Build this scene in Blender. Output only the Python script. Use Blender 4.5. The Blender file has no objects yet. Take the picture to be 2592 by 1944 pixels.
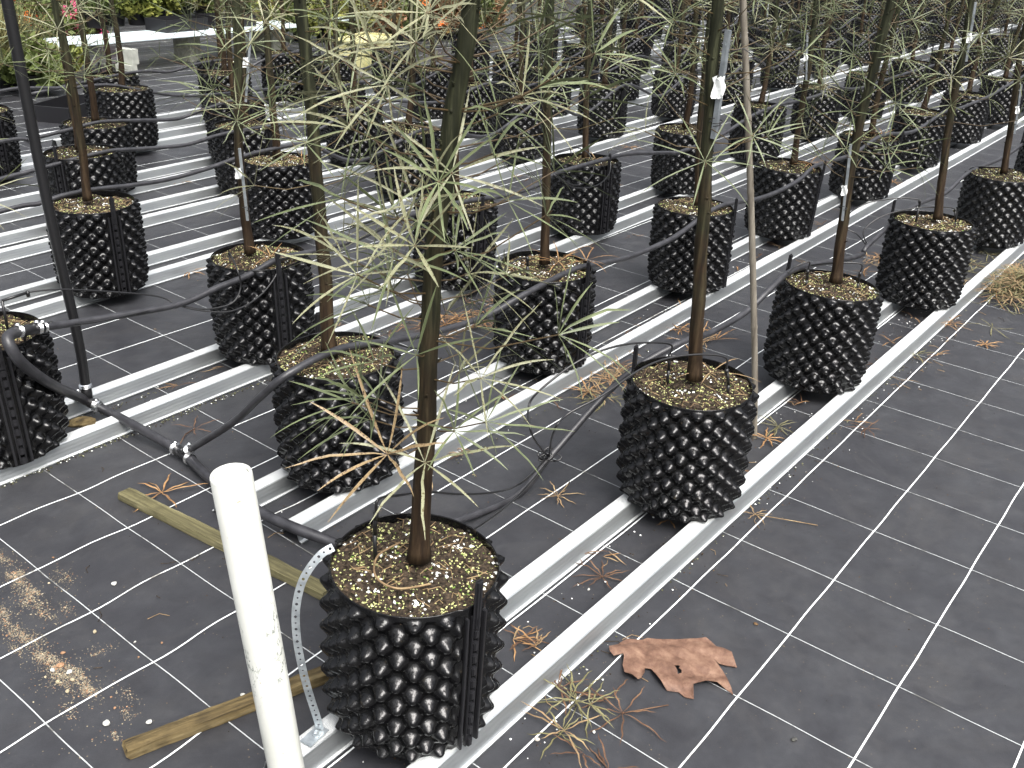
import bpy, math, random
import numpy as np
from mathutils import Vector, Matrix

CAM = [[0.621647,0.321604,-0.714231,0.0],[-0.781985,0.307564,-0.542128,0.0],[0.045321,0.895531,0.442686,1.5],[0.0,0.0,0.0,1.0]]
LENS = 33.9981
TRUNKS = {"A1":[[0.005,-0.005,0.377],[0.006,-0.006,0.507],[0.009,-0.01,0.699],[0.008,-0.008,0.873],[0.011,-0.011,0.986],[0.016,-0.017,1.084],[0.023,-0.024,1.178],[0.031,-0.032,1.279],[0.04,-0.041,1.375]],"A2":[[0.002,-0.005,0.388],[-0.006,0.012,0.654],[-0.011,0.024,0.858],[-0.019,0.04,1.132],[-0.023,0.049,1.333]],"A3":[[0.004,-0.011,0.401],[-0.006,0.019,0.702],[-0.01,0.03,0.881],[-0.009,0.027,1.025],[-0.007,0.021,1.218]],"A4":[[0.004,-0.016,0.399],[-0.002,0.008,0.62],[-0.007,0.027,0.86],[-0.007,0.029,1.038],[-0.01,0.04,1.258]],"A5":[[0.001,-0.005,0.382],[-0.002,0.009,0.567],[-0.006,0.033,0.79],[-0.01,0.052,0.962]],"B1":[[-0.013,0.012,0.401],[-0.012,0.011,0.663],[-0.018,0.016,0.857],[-0.018,0.016,1.026],[-0.023,0.021,1.185],[-0.028,0.025,1.286]],"B2":[[-0.003,0.004,0.412],[-0.006,0.008,0.592],[-0.011,0.016,0.824],[-0.019,0.027,1.111],[-0.018,0.026,1.247]],"B3":[[0.004,-0.009,0.403],[-0.007,0.014,0.674],[-0.01,0.019,0.86],[-0.012,0.024,1.038]],"B4":[[0.007,-0.018,0.42],[0.002,-0.005,0.636],[0.001,-0.003,0.813],[-0.003,0.008,1.004],[-0.01,0.024,1.168]],"C1":[[-0.022,0.016,0.389],[-0.024,0.019,0.511],[-0.024,0.019,0.713],[-0.018,0.014,0.861],[-0.004,0.003,1.004]],"C3":[[-0.002,0.003,0.448],[-0.011,0.016,0.648],[-0.013,0.02,0.82],[-0.016,0.024,0.966]],"D1":[[-0.014,0.007,0.402],[-0.006,0.003,0.582],[-0.004,0.002,0.772],[-0.006,0.003,0.921],[-0.02,0.011,1.126]]}
HUBS = [[-0.035,0.037,0.933],[0.049,-0.008,0.881],[-0.04,-0.026,0.839],[0.055,-0.068,0.876],[0.135,-0.049,0.844],[0.093,-0.006,0.756],[0.011,-0.122,0.814],[0.033,-0.121,0.724],[-0.024,-0.101,0.721],[-0.068,-0.078,0.67],[-0.117,-0.04,0.69],[0.038,-0.064,0.972],[0.107,-0.085,0.957],[-0.073,-0.001,1.196],[0.013,0.023,1.245],[0.013,-0.002,1.292],[-0.116,-0.029,1.272],[-0.058,0.063,1.137],[-0.016,-0.065,1.142],[0.051,-0.091,1.226],[0.054,-0.132,1.258],[0.114,-0.079,1.153],[0.052,-0.084,1.165],[0.029,-0.139,1.109],[-0.03,0.03,1.054],[0.032,0.032,1.116],[-0.045,-0.021,1.089],[-0.078,-0.008,1.019],[0.01,-0.055,1.014],[0.007,0.104,1.336],[-0.001,0.122,1.283],[0.074,-0.041,1.332],[0.162,-0.068,1.322],[0.126,-0.046,1.36],[-0.111,0.069,0.998],[-0.095,-0.026,1.016],[-0.027,0.056,1.002],[-0.032,0.035,0.927],[-0.085,0.038,0.919],[-0.095,0.014,0.831],[-0.067,0.033,0.746],[-0.076,0.059,0.738],[-0.113,0.046,0.751],[-0.09,0.029,0.718],[0.018,-0.044,1.01],[0.172,-0.091,1.349],[-0.087,0.101,1.24],[-0.114,0.043,1.199],[-0.107,0.034,1.326],[0.097,-0.128,1.266],[-0.135,0.045,1.1],[-0.065,-0.032,1.325],[0.016,-0.026,1.35]]
HEADER = [[1.056,2.44,0.437],[1.0,2.38,0.455],[1.001,2.36,0.415],[1.039,2.39,0.353],[1.129,2.46,0.245],[1.316,2.655,0.055],[1.335,2.409,0.045],[1.353,2.219,0.025],[1.319,2.028,0.03],[1.294,1.794,0.045],[1.308,1.663,0.045],[1.344,1.564,0.03],[1.368,1.455,0.03],[1.432,1.357,0.03],[1.529,1.32,0.03],[1.639,1.32,0.03]]
HOSEA = [[1.832,1.38,0.004],[1.983,1.36,0.082],[2.178,1.32,0.218],[2.268,1.26,0.312],[2.409,1.2,0.363],[2.581,1.2,0.337],[2.802,1.19,0.344],[2.929,1.17,0.396],[3.066,1.17,0.42],[3.33,1.19,0.378],[3.854,1.19,0.289],[3.945,1.19,0.313],[4.35,1.19,0.369],[4.606,1.19,0.368],[4.978,1.19,0.343],[5.339,1.19,0.383],[5.998,1.19,0.351],[6.533,1.19,0.36]]
HOSEB = [[1.353,2.219,0.025],[1.363,1.98,0.211],[1.371,1.86,0.328],[1.41,1.79,0.405],[1.584,1.79,0.419],[1.792,1.79,0.38],[2.008,1.79,0.347],[2.214,1.79,0.335],[2.371,1.76,0.374],[2.63,1.76,0.389],[2.745,1.76,0.378],[2.984,1.76,0.349],[3.266,1.76,0.345],[3.402,1.76,0.359],[3.695,1.76,0.403],[4.076,1.76,0.365],[4.31,1.76,0.358],[4.547,1.76,0.374],[4.74,1.76,0.411],[5.231,1.76,0.392],[5.654,1.76,0.432],[6.257,1.76,0.378],[6.846,1.76,0.428],[7.208,1.76,0.407],[7.945,1.76,0.409]]
HOSEC = [[1.056,2.44,0.437],[1.072,2.44,0.435],[1.246,2.5,0.389],[1.558,2.5,0.352],[1.712,2.5,0.367],[1.832,2.5,0.378],[1.962,2.5,0.404],[2.081,2.5,0.397],[2.297,2.5,0.393],[2.509,2.5,0.418],[2.712,2.5,0.431],[2.933,2.5,0.417],[3.206,2.5,0.395],[3.437,2.5,0.401],[3.517,2.5,0.428],[3.902,2.5,0.431],[4.137,2.5,0.426],[4.523,2.5,0.375],[4.709,2.5,0.354],[5.161,2.5,0.384],[5.528,2.5,0.444],[5.891,2.5,0.465],[6.218,2.5,0.457],[6.575,2.5,0.461],[6.72,2.5,0.495]]
HOSED = [[1.584,3.62,0.401],[1.732,3.62,0.402],[1.826,3.62,0.415],[1.955,3.62,0.416],[2.123,3.62,0.404],[2.303,3.62,0.399],[2.497,3.62,0.413],[2.663,3.62,0.435],[2.837,3.62,0.444],[3.067,3.62,0.432]]
HOSEE = [[1.886,4.25,0.348],[2.024,4.25,0.359],[2.206,4.25,0.378],[2.398,4.25,0.391],[2.556,4.25,0.378],[2.811,4.25,0.36],[2.996,4.25,0.38],[3.189,4.25,0.386],[3.608,4.25,0.373]]
HOSEF = [[2.154,4.78,0.378],[2.304,4.78,0.372],[2.506,4.78,0.39],[2.677,4.78,0.406],[2.896,4.78,0.387],[3.13,4.78,0.366],[3.335,4.78,0.401],[3.603,4.78,0.423]]
HOSEG = [[2.575,5.6,0.457],[2.749,5.6,0.456],[2.975,5.6,0.434],[3.219,5.6,0.427],[3.459,5.6,0.367],[3.685,5.6,0.315],[3.977,5.6,0.294]]
HOSEH = [[3.622,6.0,0.412],[3.908,6.0,0.392],[4.157,6.0,0.427],[4.55,6.0,0.432]]
RISER = [[1.32,2.66,0.06],[1.32,2.66,0.253],[1.306,2.667,0.576],[1.298,2.671,0.83],[1.29,2.675,1.224]]
PVC = [[0.748,1.0,-0.02],[0.702,1.033,0.75]]
CANE = [[2.655,1.026,0.0],[2.643,1.058,0.235],[2.621,1.115,0.591],[2.598,1.175,0.939],[2.572,1.24,1.302]]
KNOT = [1.983,1.36,0.085]
TUBES = [[[1.981,1.362,0.09],[1.651,1.184,0.363],[1.707,1.241,0.397],[1.743,1.231,0.438],[1.842,1.193,0.493],[1.943,1.152,0.513],[2.035,1.111,0.507],[2.102,1.08,0.489],[2.102,1.079,0.458],[2.103,1.077,0.415]],[[1.984,1.359,0.09],[1.687,1.149,0.368],[1.713,1.13,0.415],[1.804,1.094,0.445],[1.925,1.068,0.48],[2.016,1.042,0.49],[2.1,0.995,0.489],[2.161,0.951,0.475],[2.165,0.942,0.439],[2.169,0.932,0.398]],[[1.979,1.365,0.082],[1.61,1.173,0.256],[1.503,1.167,0.28],[1.363,1.154,0.345],[1.252,1.148,0.406],[1.121,1.111,0.477],[1.051,1.092,0.511],[1.042,1.091,0.483],[1.04,1.093,0.437]],[[1.984,1.358,0.075],[1.585,1.148,0.259],[1.436,1.106,0.286],[1.3,1.06,0.334],[1.193,1.033,0.369],[1.175,1.02,0.357],[1.172,1.024,0.315]],[[1.571,2.513,0.347],[1.647,2.482,0.319],[1.736,2.46,0.32],[1.78,2.465,0.363],[1.781,2.479,0.422],[1.839,2.594,0.434],[1.839,2.594,0.402]],[[1.571,2.513,0.347],[1.629,2.481,0.321],[1.72,2.442,0.303],[1.828,2.437,0.325],[1.916,2.451,0.379],[1.939,2.469,0.433]],[[1.571,2.513,0.347],[1.53,2.543,0.378],[1.381,2.564,0.428],[1.251,2.576,0.466],[1.167,2.593,0.475],[1.095,2.594,0.47]],[[1.571,2.513,0.347],[1.432,2.491,0.366],[1.271,2.489,0.382],[1.168,2.492,0.412],[1.092,2.495,0.415]],[[2.159,1.746,0.364],[2.187,1.816,0.398],[2.293,1.829,0.429],[2.388,1.83,0.46],[2.468,1.836,0.452],[2.47,1.834,0.423]],[[3.509,2.487,0.432],[3.63,2.457,0.369],[3.767,2.474,0.363],[3.849,2.501,0.399],[3.855,2.544,0.467],[3.906,2.671,0.464],[3.905,2.673,0.426]],[[3.509,2.487,0.432],[3.621,2.45,0.361],[3.809,2.447,0.339],[3.945,2.468,0.378],[3.992,2.515,0.463]],[[1.677,1.782,0.405],[1.648,1.812,0.392],[1.673,1.838,0.399],[1.748,1.857,0.376],[1.876,1.874,0.317],[1.965,1.864,0.276],[2.045,1.822,0.283]]]
TUBES2 = [[[3.974,1.209,0.306],[3.934,1.243,0.353],[3.918,1.295,0.374],[3.961,1.305,0.412],[4.063,1.272,0.449],[4.123,1.2,0.472],[4.17,1.14,0.48],[4.201,1.096,0.473],[4.202,1.093,0.44]],[[3.977,1.2,0.303],[3.977,1.23,0.356],[4.042,1.197,0.41],[4.145,1.123,0.441],[4.217,1.052,0.45],[4.314,0.977,0.439],[4.317,0.963,0.385]],[[3.009,1.148,0.44],[3.053,1.141,0.455],[3.09,1.113,0.468],[3.09,1.112,0.437],[3.091,1.109,0.404]],[[3.149,1.125,0.439],[3.15,1.051,0.466],[3.198,0.977,0.47],[3.2,0.971,0.438],[3.2,0.97,0.401]]]
STRAP = [[0.965,1.124,0.434],[0.942,1.136,0.421],[0.91,1.146,0.382],[0.89,1.146,0.331],[0.88,1.138,0.277],[0.876,1.125,0.22],[0.88,1.115,0.156],[0.892,1.102,0.058],[0.882,1.101,0.048],[0.869,1.098,0.048]]
LEAF = [[1.501,0.828,0.008],[1.526,0.821,0.008],[1.55,0.822,0.008],[1.563,0.818,0.008],[1.584,0.791,0.008],[1.598,0.785,0.008],[1.61,0.766,0.008],[1.633,0.732,0.008],[1.665,0.695,0.008],[1.684,0.68,0.008],[1.684,0.666,0.008],[1.679,0.651,0.008],[1.683,0.633,0.008],[1.676,0.611,0.008],[1.659,0.595,0.008],[1.648,0.582,0.008],[1.633,0.606,0.008],[1.628,0.618,0.008],[1.632,0.635,0.008],[1.628,0.626,0.008],[1.619,0.604,0.008],[1.6,0.583,0.008],[1.577,0.561,0.008],[1.566,0.55,0.008],[1.568,0.568,0.008],[1.565,0.59,0.008],[1.552,0.611,0.008],[1.527,0.627,0.008],[1.498,0.608,0.008],[1.49,0.626,0.008],[1.494,0.643,0.008],[1.481,0.664,0.008],[1.488,0.686,0.008],[1.497,0.704,0.008],[1.511,0.723,0.008],[1.505,0.735,0.008],[1.485,0.724,0.008],[1.466,0.722,0.008],[1.458,0.725,0.008],[1.46,0.741,0.008],[1.454,0.757,0.008],[1.481,0.778,0.008],[1.504,0.789,0.008],[1.507,0.794,0.008],[1.488,0.806,0.008],[1.49,0.819,0.008]]
LITTER = [[1.209,2.111,0.0,0.105,"o"],[1.94,1.289,0.0,0.06,"t"],[2.676,1.594,0.0,0.08,"o"],[2.545,1.6,0.0,0.08,"o"],[1.324,0.792,0.0,0.075,"g"],[1.361,0.7,0.0,0.08,"b"],[1.229,0.766,0.0,0.06,"g"],[1.715,0.988,0.0,0.07,"b"],[1.747,1.096,-0.0,0.05,"b"],[1.402,0.995,0.0,0.05,"b"],[4.011,0.667,0.0,0.055,"o"],[2.771,0.997,-0.0,0.07,"g"],[2.671,0.991,0.0,0.06,"o"],[2.961,0.772,0.0,0.06,"b"],[2.238,0.823,0.0,0.04,"t"],[2.729,2.359,0.0,0.09,"o"],[2.637,2.351,0.0,0.09,"o"],[1.482,2.349,0.0,0.07,"b"],[2.298,3.539,0.0,0.07,"o"],[4.801,1.377,0.0,0.06,"o"],[4.405,1.392,0.0,0.06,"o"],[3.454,1.29,0.0,0.05,"t"],[3.267,1.644,0.0,0.06,"o"],[3.376,2.753,0.0,0.06,"b"],[6.454,1.872,0.0,0.07,"o"],[5.954,3.58,0.0,0.09,"o"],[4.964,3.122,0.0,0.08,"o"],[3.491,0.913,0.0,0.05,"b"],[2.649,1.439,0.0,0.06,"t"],[2.817,1.641,0.0,0.06,"b"],[2.638,3.207,0.0,0.05,"o"],[3.133,4.821,0.0,0.06,"o"]]
STONES = [[0.909,1.856,0.0,20,"w"],[0.788,1.734,0.0,16,"t"],[0.657,1.471,0.0,24,"w"],[0.713,1.41,0.0,20,"w"],[0.827,1.639,0.0,9,"w"],[0.683,1.689,0.0,26,"r"],[0.684,1.657,0.0,18,"w"],[0.665,1.688,0.0,18,"w"],[0.654,1.649,0.0,16,"t"],[0.677,1.633,0.0,16,"t"],[0.707,1.722,0.0,14,"r"],[0.653,1.61,0.0,16,"t"],[0.864,1.593,0.0,9,"r"],[0.883,1.333,0.0,14,"w"],[1.189,0.794,0.0,16,"g"],[1.534,0.396,0.0,18,"d"],[1.813,0.615,0.0,14,"b"],[1.655,0.987,0.0,14,"w"],[1.253,0.795,0.0,12,"w"],[1.281,0.719,0.0,11,"w"],[0.691,1.497,0.0,10,"r"],[0.806,1.592,0.0,7,"r"],[0.867,2.058,0.0,8,"r"],[1.218,1.57,0.0,13,"t"],[1.421,0.832,0.0,8,"w"]]
GRAVEL = [[0.777,2.131],[0.773,2.067],[0.761,2.0],[0.754,1.932],[0.746,1.867],[0.694,1.974],[0.691,1.905],[0.681,1.824],[0.671,1.746],[0.675,1.677],[0.666,1.625],[0.722,1.687],[0.757,1.692],[0.845,1.986],[0.838,1.941],[0.67,1.561],[0.641,1.444],[0.633,1.399]]
PILES = [[2.675,1.541,16,0.09,"tg","drift of tan leaves by the rail left of the bamboo cane pot"],[2.687,2.334,14,0.1,"oob","drift of orange leaves on the rails behind the nearest trunk"],[1.28,0.773,7,0.07,"gtb","tangle of leaf strands left of the big brown leaf"],[4.764,1.364,8,0.08,"ot","drift of orange leaves right of the third front row pot"],[3.321,0.947,7,0.06,"bt","brown leaf shreds along the outer rail"],[3.224,1.557,7,0.07,"ot","orange leaf shreds behind the bamboo cane pot"]]
STREAKS = [[[0.784,2.18],[0.769,2.058],700,0.02],[[0.774,2.079],[0.747,1.878],1900,0.02],[[0.768,1.992],[0.757,1.807],500,0.05],[[0.695,1.998],[0.673,1.809],1500,0.02],[[0.677,1.816],[0.67,1.631],2200,0.022],[[0.675,1.677],[0.677,1.573],1500,0.03],[[0.671,1.58],[0.652,1.413],700,0.05],[[0.675,1.697],[0.783,1.662],300,0.05],[[0.847,2.011],[0.84,1.933],260,0.02]]
CHIP = [[1.203,2.57,0.05],[1.265,2.538,0.045]]
STAKES = {"stakeA2":[[2.097,1.036,1.264],[2.095,1.04,1.189],[2.097,1.036,1.043],[2.095,1.04,1.151]],"stakeA3":[[3.108,1.057,0.862],[3.11,1.049,0.756],[3.114,1.039,0.634],[3.11,1.051,0.725]],"stakeA4":[[4.192,1.061,1.243],[4.194,1.052,1.144],[4.196,1.046,1.047],[4.194,1.054,1.124]],"stakeA5":[[5.374,1.06,0.824],[5.377,1.046,0.72],[5.379,1.035,0.609],[5.376,1.051,0.715]],"stakeC2":[[2.3,3.0,1.055],[2.289,3.009,0.94],[2.273,3.021,0.818],[2.293,3.005,0.948]],"stakeC1":[[1.898,2.574,0.761],[1.899,2.573,0.667],[1.904,2.57,0.544],[1.905,2.569,0.693]],"stakeB4":[[4.662,1.895,1.027],[4.668,1.881,0.925],[4.674,1.866,0.82],[4.664,1.889,0.918]]}
HEAP = [4.768,0.819,0.0]
BLOCKS = [[5.733,8.495,0.0],[4.721,7.883,0.0]]
MISC = {"tub":[7.077,7.423,0.0],"blk1":[14.784,8.833,0.0],"blk2":[17.264,8.479,0.0]}
ROWS = [[[1.07,1.03],[2.14,1.02],[3.14,1.05],[4.24,1.03],[5.42,1.04],[6.57,1.04]],[[1.6,1.81],[2.6,1.85],[3.67,1.85],[4.71,1.9],[5.8,1.88],[6.93,1.93],[8.04,1.94],[9.15,1.94],[10.3,1.95]],[[1.03,2.6],[1.97,2.6],[2.98,2.61],[4.01,2.65],[5.1,2.7],[6.21,2.76],[7.32,2.8],[8.38,2.82],[9.57,2.85],[10.68,2.83],[11.8,2.86],[12.95,2.88],[14.1,2.91],[15.25,2.93]],[[1.91,3.55],[2.88,3.63],[3.86,3.74],[5.01,3.85],[6.0,3.86],[7.09,3.9],[8.14,3.92],[9.29,3.99],[10.49,4.05],[11.64,4.09],[12.79,4.13],[13.94,4.17],[15.09,4.21],[16.24,4.25],[17.39,4.29],[18.54,4.33],[19.69,4.37],[20.84,4.41],[21.99,4.45],[23.14,4.49]],[[2.31,4.32],[3.25,4.34],[4.14,4.45],[5.27,4.48],[6.33,4.58],[7.38,4.6],[8.58,4.7],[9.6,4.74],[10.75,4.78],[11.9,4.83],[13.05,4.87],[14.2,4.92],[15.35,4.96],[16.5,5.01],[17.65,5.05],[18.8,5.09],[19.95,5.14],[21.1,5.18],[22.25,5.23]],[[2.68,4.85],[3.63,4.94],[4.54,5.02],[5.55,5.09],[6.6,5.16],[7.7,5.24],[8.8,5.36],[9.75,5.36],[10.9,5.42],[12.05,5.49],[13.2,5.55],[14.35,5.62],[15.5,5.68],[16.65,5.75],[17.8,5.81],[18.95,5.88],[20.1,5.94],[21.25,6.0],[22.4,6.07]],[[2.4,5.53],[3.33,5.63],[4.2,5.79],[5.26,5.89],[5.98,5.95],[7.06,6.02],[8.3,6.15],[9.6,6.3],[10.5,6.32],[11.65,6.39],[12.8,6.46],[13.95,6.54],[15.1,6.61],[16.25,6.68],[17.4,6.75],[18.55,6.83],[19.7,6.9],[20.85,6.97],[22.0,7.04],[23.15,7.12]],[[3.54,6.1],[4.51,6.26],[5.12,6.3],[7.6,6.5],[8.8,6.6],[10.2,6.7],[11.48,6.79],[12.63,6.86],[13.78,6.93],[14.93,7.01],[16.08,7.08],[17.23,7.15],[18.38,7.22],[19.53,7.3],[20.68,7.37],[21.83,7.44],[22.98,7.51]],[[10.98,7.4],[12.19,7.48],[13.2,7.56],[14.41,7.64],[15.53,7.72],[16.67,7.8],[17.84,7.88],[19.02,7.96],[20.18,8.04],[21.36,8.12]],[[11.98,8.0],[13.19,8.08],[14.24,8.16],[15.53,8.24],[16.51,8.32],[17.78,8.4],[18.88,8.48],[20.06,8.56],[21.13,8.64]],[[13.44,8.8],[14.71,8.88],[15.89,8.96],[16.91,9.04],[18.14,9.12],[19.33,9.2],[20.48,9.28],[21.47,9.36]],[[14.91,9.4],[16.08,9.48],[17.38,9.56],[18.37,9.64],[19.58,9.72],[20.84,9.8]]]
PVCR = 0.03022
HOLEC = (1.5490, 0.6754)
SHRUBS = [[3.77, 8.05, 0, 0.22, 0.5, 'reed', None, 'olive bladed plant at the left edge low behind the black upright pipe'], [3.48, 7.77, 0, 0.22, 0.5, 'reed', None, 'olive bladed plant cut by the left edge of the photo'], [4.04, 8.26, 0, 0.24, 0.45, 'reed', None, 'olive bladed plant just right of the black upright pipe'], [4.17, 8.16, 0, 0.16, 0.14, 'bush_g', None, 'leafy green shrub in front of the left end of the low bench'], [4.35, 8.26, 0, 0.15, 0.14, 'bush_y', None, 'yellow green shrub in front of the low bench left of the pale blocks'], [3.85, 7.73, 0, 0.2, 0.28, 'bush_g', None, 'low green shrub nearest the black nursery tray'], [4.7, 9.7, 0, 0.3, 0.42, 'bush_g', 'fl_o', 'green shrub with orange flowers right of the black upright pipe'], [5.12, 10.2, 0, 0.3, 0.4, 'bush_g', 'fl_o', 'green shrub with orange flowers second from the left edge'], [4.67, 10.09, 0, 0.3, 0.45, 'bush_g', 'fl_o', 'green shrub with orange flowers at the left edge'], [5.4, 10.03, 0, 0.3, 0.36, 'bush_g', 'fl_p', 'green shrub with pink flowers behind the left end of the low bench'], [5.79, 10.12, 0, 0.3, 0.34, 'reed', 'fl_p', 'olive shrub with pink flowers behind the low bench'], [5.62, 9.09, 0.29200000000000004, 0.2, 0.34, 'bush_g', None, 'leafy green shrub in the left black tray on the low bench'], [5.82, 9.06, 0.29200000000000004, 0.2, 0.34, 'bush_y', None, 'yellow green shrub in the left black tray on the low bench'], [6.12, 9.08, 0.29200000000000004, 0.2, 0.36, 'bush_y', None, 'yellow green shrub in the right black tray on the low bench'], [6.36, 9.04, 0.29200000000000004, 0.2, 0.34, 'bush_g', None, 'leafy green shrub at the right of the right black tray'], [5.41, 9.12, 0.29200000000000004, 0.2, 0.36, 'bush_y', None, 'yellow green shrub on the low bench left of the trays'], [5.18, 9.09, 0.29200000000000004, 0.2, 0.34, 'bush_g', None, 'leafy green shrub on the low bench above the pale blocks'], [6.74, 9.02, 0.29200000000000004, 0.2, 0.34, 'bush_g', None, 'leafy green shrub at the right end of the low bench'], [5.12, 11.12, 0, 0.42, 0.55, 'bush_g', None, 'tall leafy green shrub in the top left corner'], [5.42, 11.12, 0, 0.42, 0.55, 'bush_y', None, 'tall yellow green shrub high behind the upright pipe'], [5.82, 11.27, 0, 0.42, 0.55, 'bush_g', None, 'tall leafy green shrub behind the orange flowers'], [6.22, 11.35, 0, 0.42, 0.55, 'bush_g', None, 'tall leafy green shrub behind the pink flowers'], [6.7, 11.5, 0, 0.42, 0.55, 'bush_y', None, 'tall yellow green shrub far behind the pale blocks'], [7.18, 11.58, 0, 0.42, 0.55, 'bush_y', None, 'tall yellow green shrub far behind the left tray'], [7.7, 11.65, 0, 0.42, 0.55, 'bush_g', None, 'tall leafy green shrub far behind the right tray'], [8.18, 11.65, 0, 0.42, 0.55, 'bush_y', None, 'tall yellow green shrub past the right tray'], [8.63, 11.55, 0, 0.42, 0.55, 'bush_g', None, 'tall leafy green shrub past the low bench end'], [8.99, 11.37, 0, 0.42, 0.55, 'bush_y', None, 'tall yellow green shrub right of the low bench end'], [7.59, 9.41, 0, 0.3, 0.42, 'bush_y', None, 'yellow green container shrub, first from the left of the line behind the yellow tub'], [7.71, 9.15, 0, 0.3, 0.42, 'bush_g', None, 'green container shrub, second from the left of the line behind the yellow tub'], [7.89, 8.96, 0, 0.3, 0.42, 'bush_y', None, 'yellow green container shrub, third from the left of the line behind the yellow tub'], [8.09, 8.75, 0, 0.3, 0.42, 'bush_y', None, 'yellow green container shrub, fourth from the left of the line behind the yellow tub'], [8.29, 8.53, 0, 0.3, 0.42, 'bush_r', None, 'russet container shrub, fifth from the left of the line behind the yellow tub'], [8.58, 8.45, 0, 0.3, 0.42, 'bush_g', None, 'green container shrub, sixth from the left of the line behind the yellow tub'], [8.97, 8.41, 0, 0.3, 0.42, 'bush_r', 'fl_o', 'russet container shrub, seventh from the left of the line behind the yellow tub'], [9.36, 8.38, 0, 0.3, 0.42, 'bush_r', None, 'russet container shrub, eighth from the left of the line behind the yellow tub'], [9.8, 8.43, 0, 0.3, 0.42, 'bush_g', 'fl_o', 'green container shrub, ninth from the left of the line behind the yellow tub'], [10.38, 8.53, 0, 0.3, 0.42, 'bush_r', None, 'russet container shrub, tenth from the left of the line behind the yellow tub'], [5.2, 12.39, 0, 0.65, 0.95, 'bush_g', None, 'green first of the tall farthest shrubs counted from the left'], [6.15, 12.34, 0, 0.65, 0.95, 'bush_y', None, 'yellow green second of the tall farthest shrubs counted from the left'], [7.1, 12.23, 0, 0.65, 0.95, 'bush_g', None, 'green third of the tall farthest shrubs counted from the left'], [8.05, 11.9, 0, 0.65, 0.95, 'bush_r', None, 'russet fourth of the tall farthest shrubs counted from the left'], [9.0, 11.72, 0, 0.65, 0.95, 'bush_g', None, 'green fifth of the tall farthest shrubs counted from the left'], [9.95, 11.75, 0, 0.65, 0.95, 'bush_y', None, 'yellow green sixth of the tall farthest shrubs counted from the left'], [10.9, 11.59, 0, 0.65, 0.95, 'bush_g', None, 'green seventh of the tall farthest shrubs counted from the left'], [11.85, 11.68, 0, 0.65, 0.95, 'bush_r', None, 'russet eighth of the tall farthest shrubs counted from the left'], [12.8, 11.52, 0, 0.65, 0.95, 'bush_g', None, 'green ninth of the tall farthest shrubs counted from the left'], [13.75, 11.36, 0, 0.65, 0.95, 'bush_y', None, 'yellow green tenth of the tall farthest shrubs counted from the left'], [14.7, 11.22, 0, 0.65, 0.95, 'bush_g', None, 'green eleventh of the tall farthest shrubs counted from the left'], [15.65, 11.14, 0, 0.65, 0.95, 'bush_r', None, 'russet twelfth of the tall farthest shrubs counted from the left']]


# ------------------------------------------------------------------ camera, world, sun
S = bpy.context.scene
cam = bpy.data.objects.new('camera', bpy.data.cameras.new('camera'))
S.collection.objects.link(cam)
cam.matrix_world = Matrix(CAM)
cam.data.sensor_width = 36; cam.data.lens = LENS
cam.data.clip_start = 0.05; cam.data.clip_end = 500
S.camera = cam
SUN_EL, SUN_AZ = math.radians(58), math.radians(205)
w = bpy.data.worlds.new("World"); S.world = w; w.use_nodes = True
wn = w.node_tree.nodes; wl = w.node_tree.links
bg = wn['Background']
sky = wn.new('ShaderNodeTexSky'); sky.sky_type = 'NISHITA'; sky.sun_disc = False
sky.sun_elevation = SUN_EL; sky.sun_rotation = SUN_AZ
sky.dust_density = 6; sky.air_density = 1.0; sky.ozone_density = 1.0
hs = wn.new('ShaderNodeHueSaturation'); hs.inputs['Saturation'].default_value = 0.28
wl.new(sky.outputs[0], hs.inputs['Color'])
# overcast: the cloud cover is about three times brighter overhead than at the horizon
wt = wn.new('ShaderNodeTexCoord'); wz = wn.new('ShaderNodeSeparateXYZ'); wl.new(wt.outputs['Generated'], wz.inputs[0])
wr = wn.new('ShaderNodeValToRGB'); wr.color_ramp.elements[0].position = .02; wr.color_ramp.elements[0].color = (.22,.22,.22,1)
wr.color_ramp.elements[1].position = .75; wr.color_ramp.elements[1].color = (1,1,1,1); wl.new(wz.outputs['Z'], wr.inputs[0])
wm = wn.new('ShaderNodeMix'); wm.data_type = 'RGBA'; wm.blend_type = 'MULTIPLY'; wm.inputs['Factor'].default_value = 1
wl.new(hs.outputs[0], wm.inputs['A']); wl.new(wr.outputs[0], wm.inputs['B']); wl.new(wm.outputs['Result'], bg.inputs[0])
bg.inputs[1].default_value = 0.15
sl = bpy.data.lights.new('sun', 'SUN'); sl.energy = 1.0; sl.angle = math.radians(35); sl.color = (1.0, .97, .92)
so = bpy.data.objects.new('sun', sl); S.collection.objects.link(so)
d = Vector((math.sin(SUN_AZ)*math.cos(SUN_EL), math.cos(SUN_AZ)*math.cos(SUN_EL), math.sin(SUN_EL)))
so.rotation_euler = d.to_track_quat('Z', 'Y').to_euler()
S.view_settings.view_transform = 'Standard'; S.view_settings.look = 'None'
S.view_settings.exposure = 1.45; S.view_settings.gamma = 1

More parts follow.
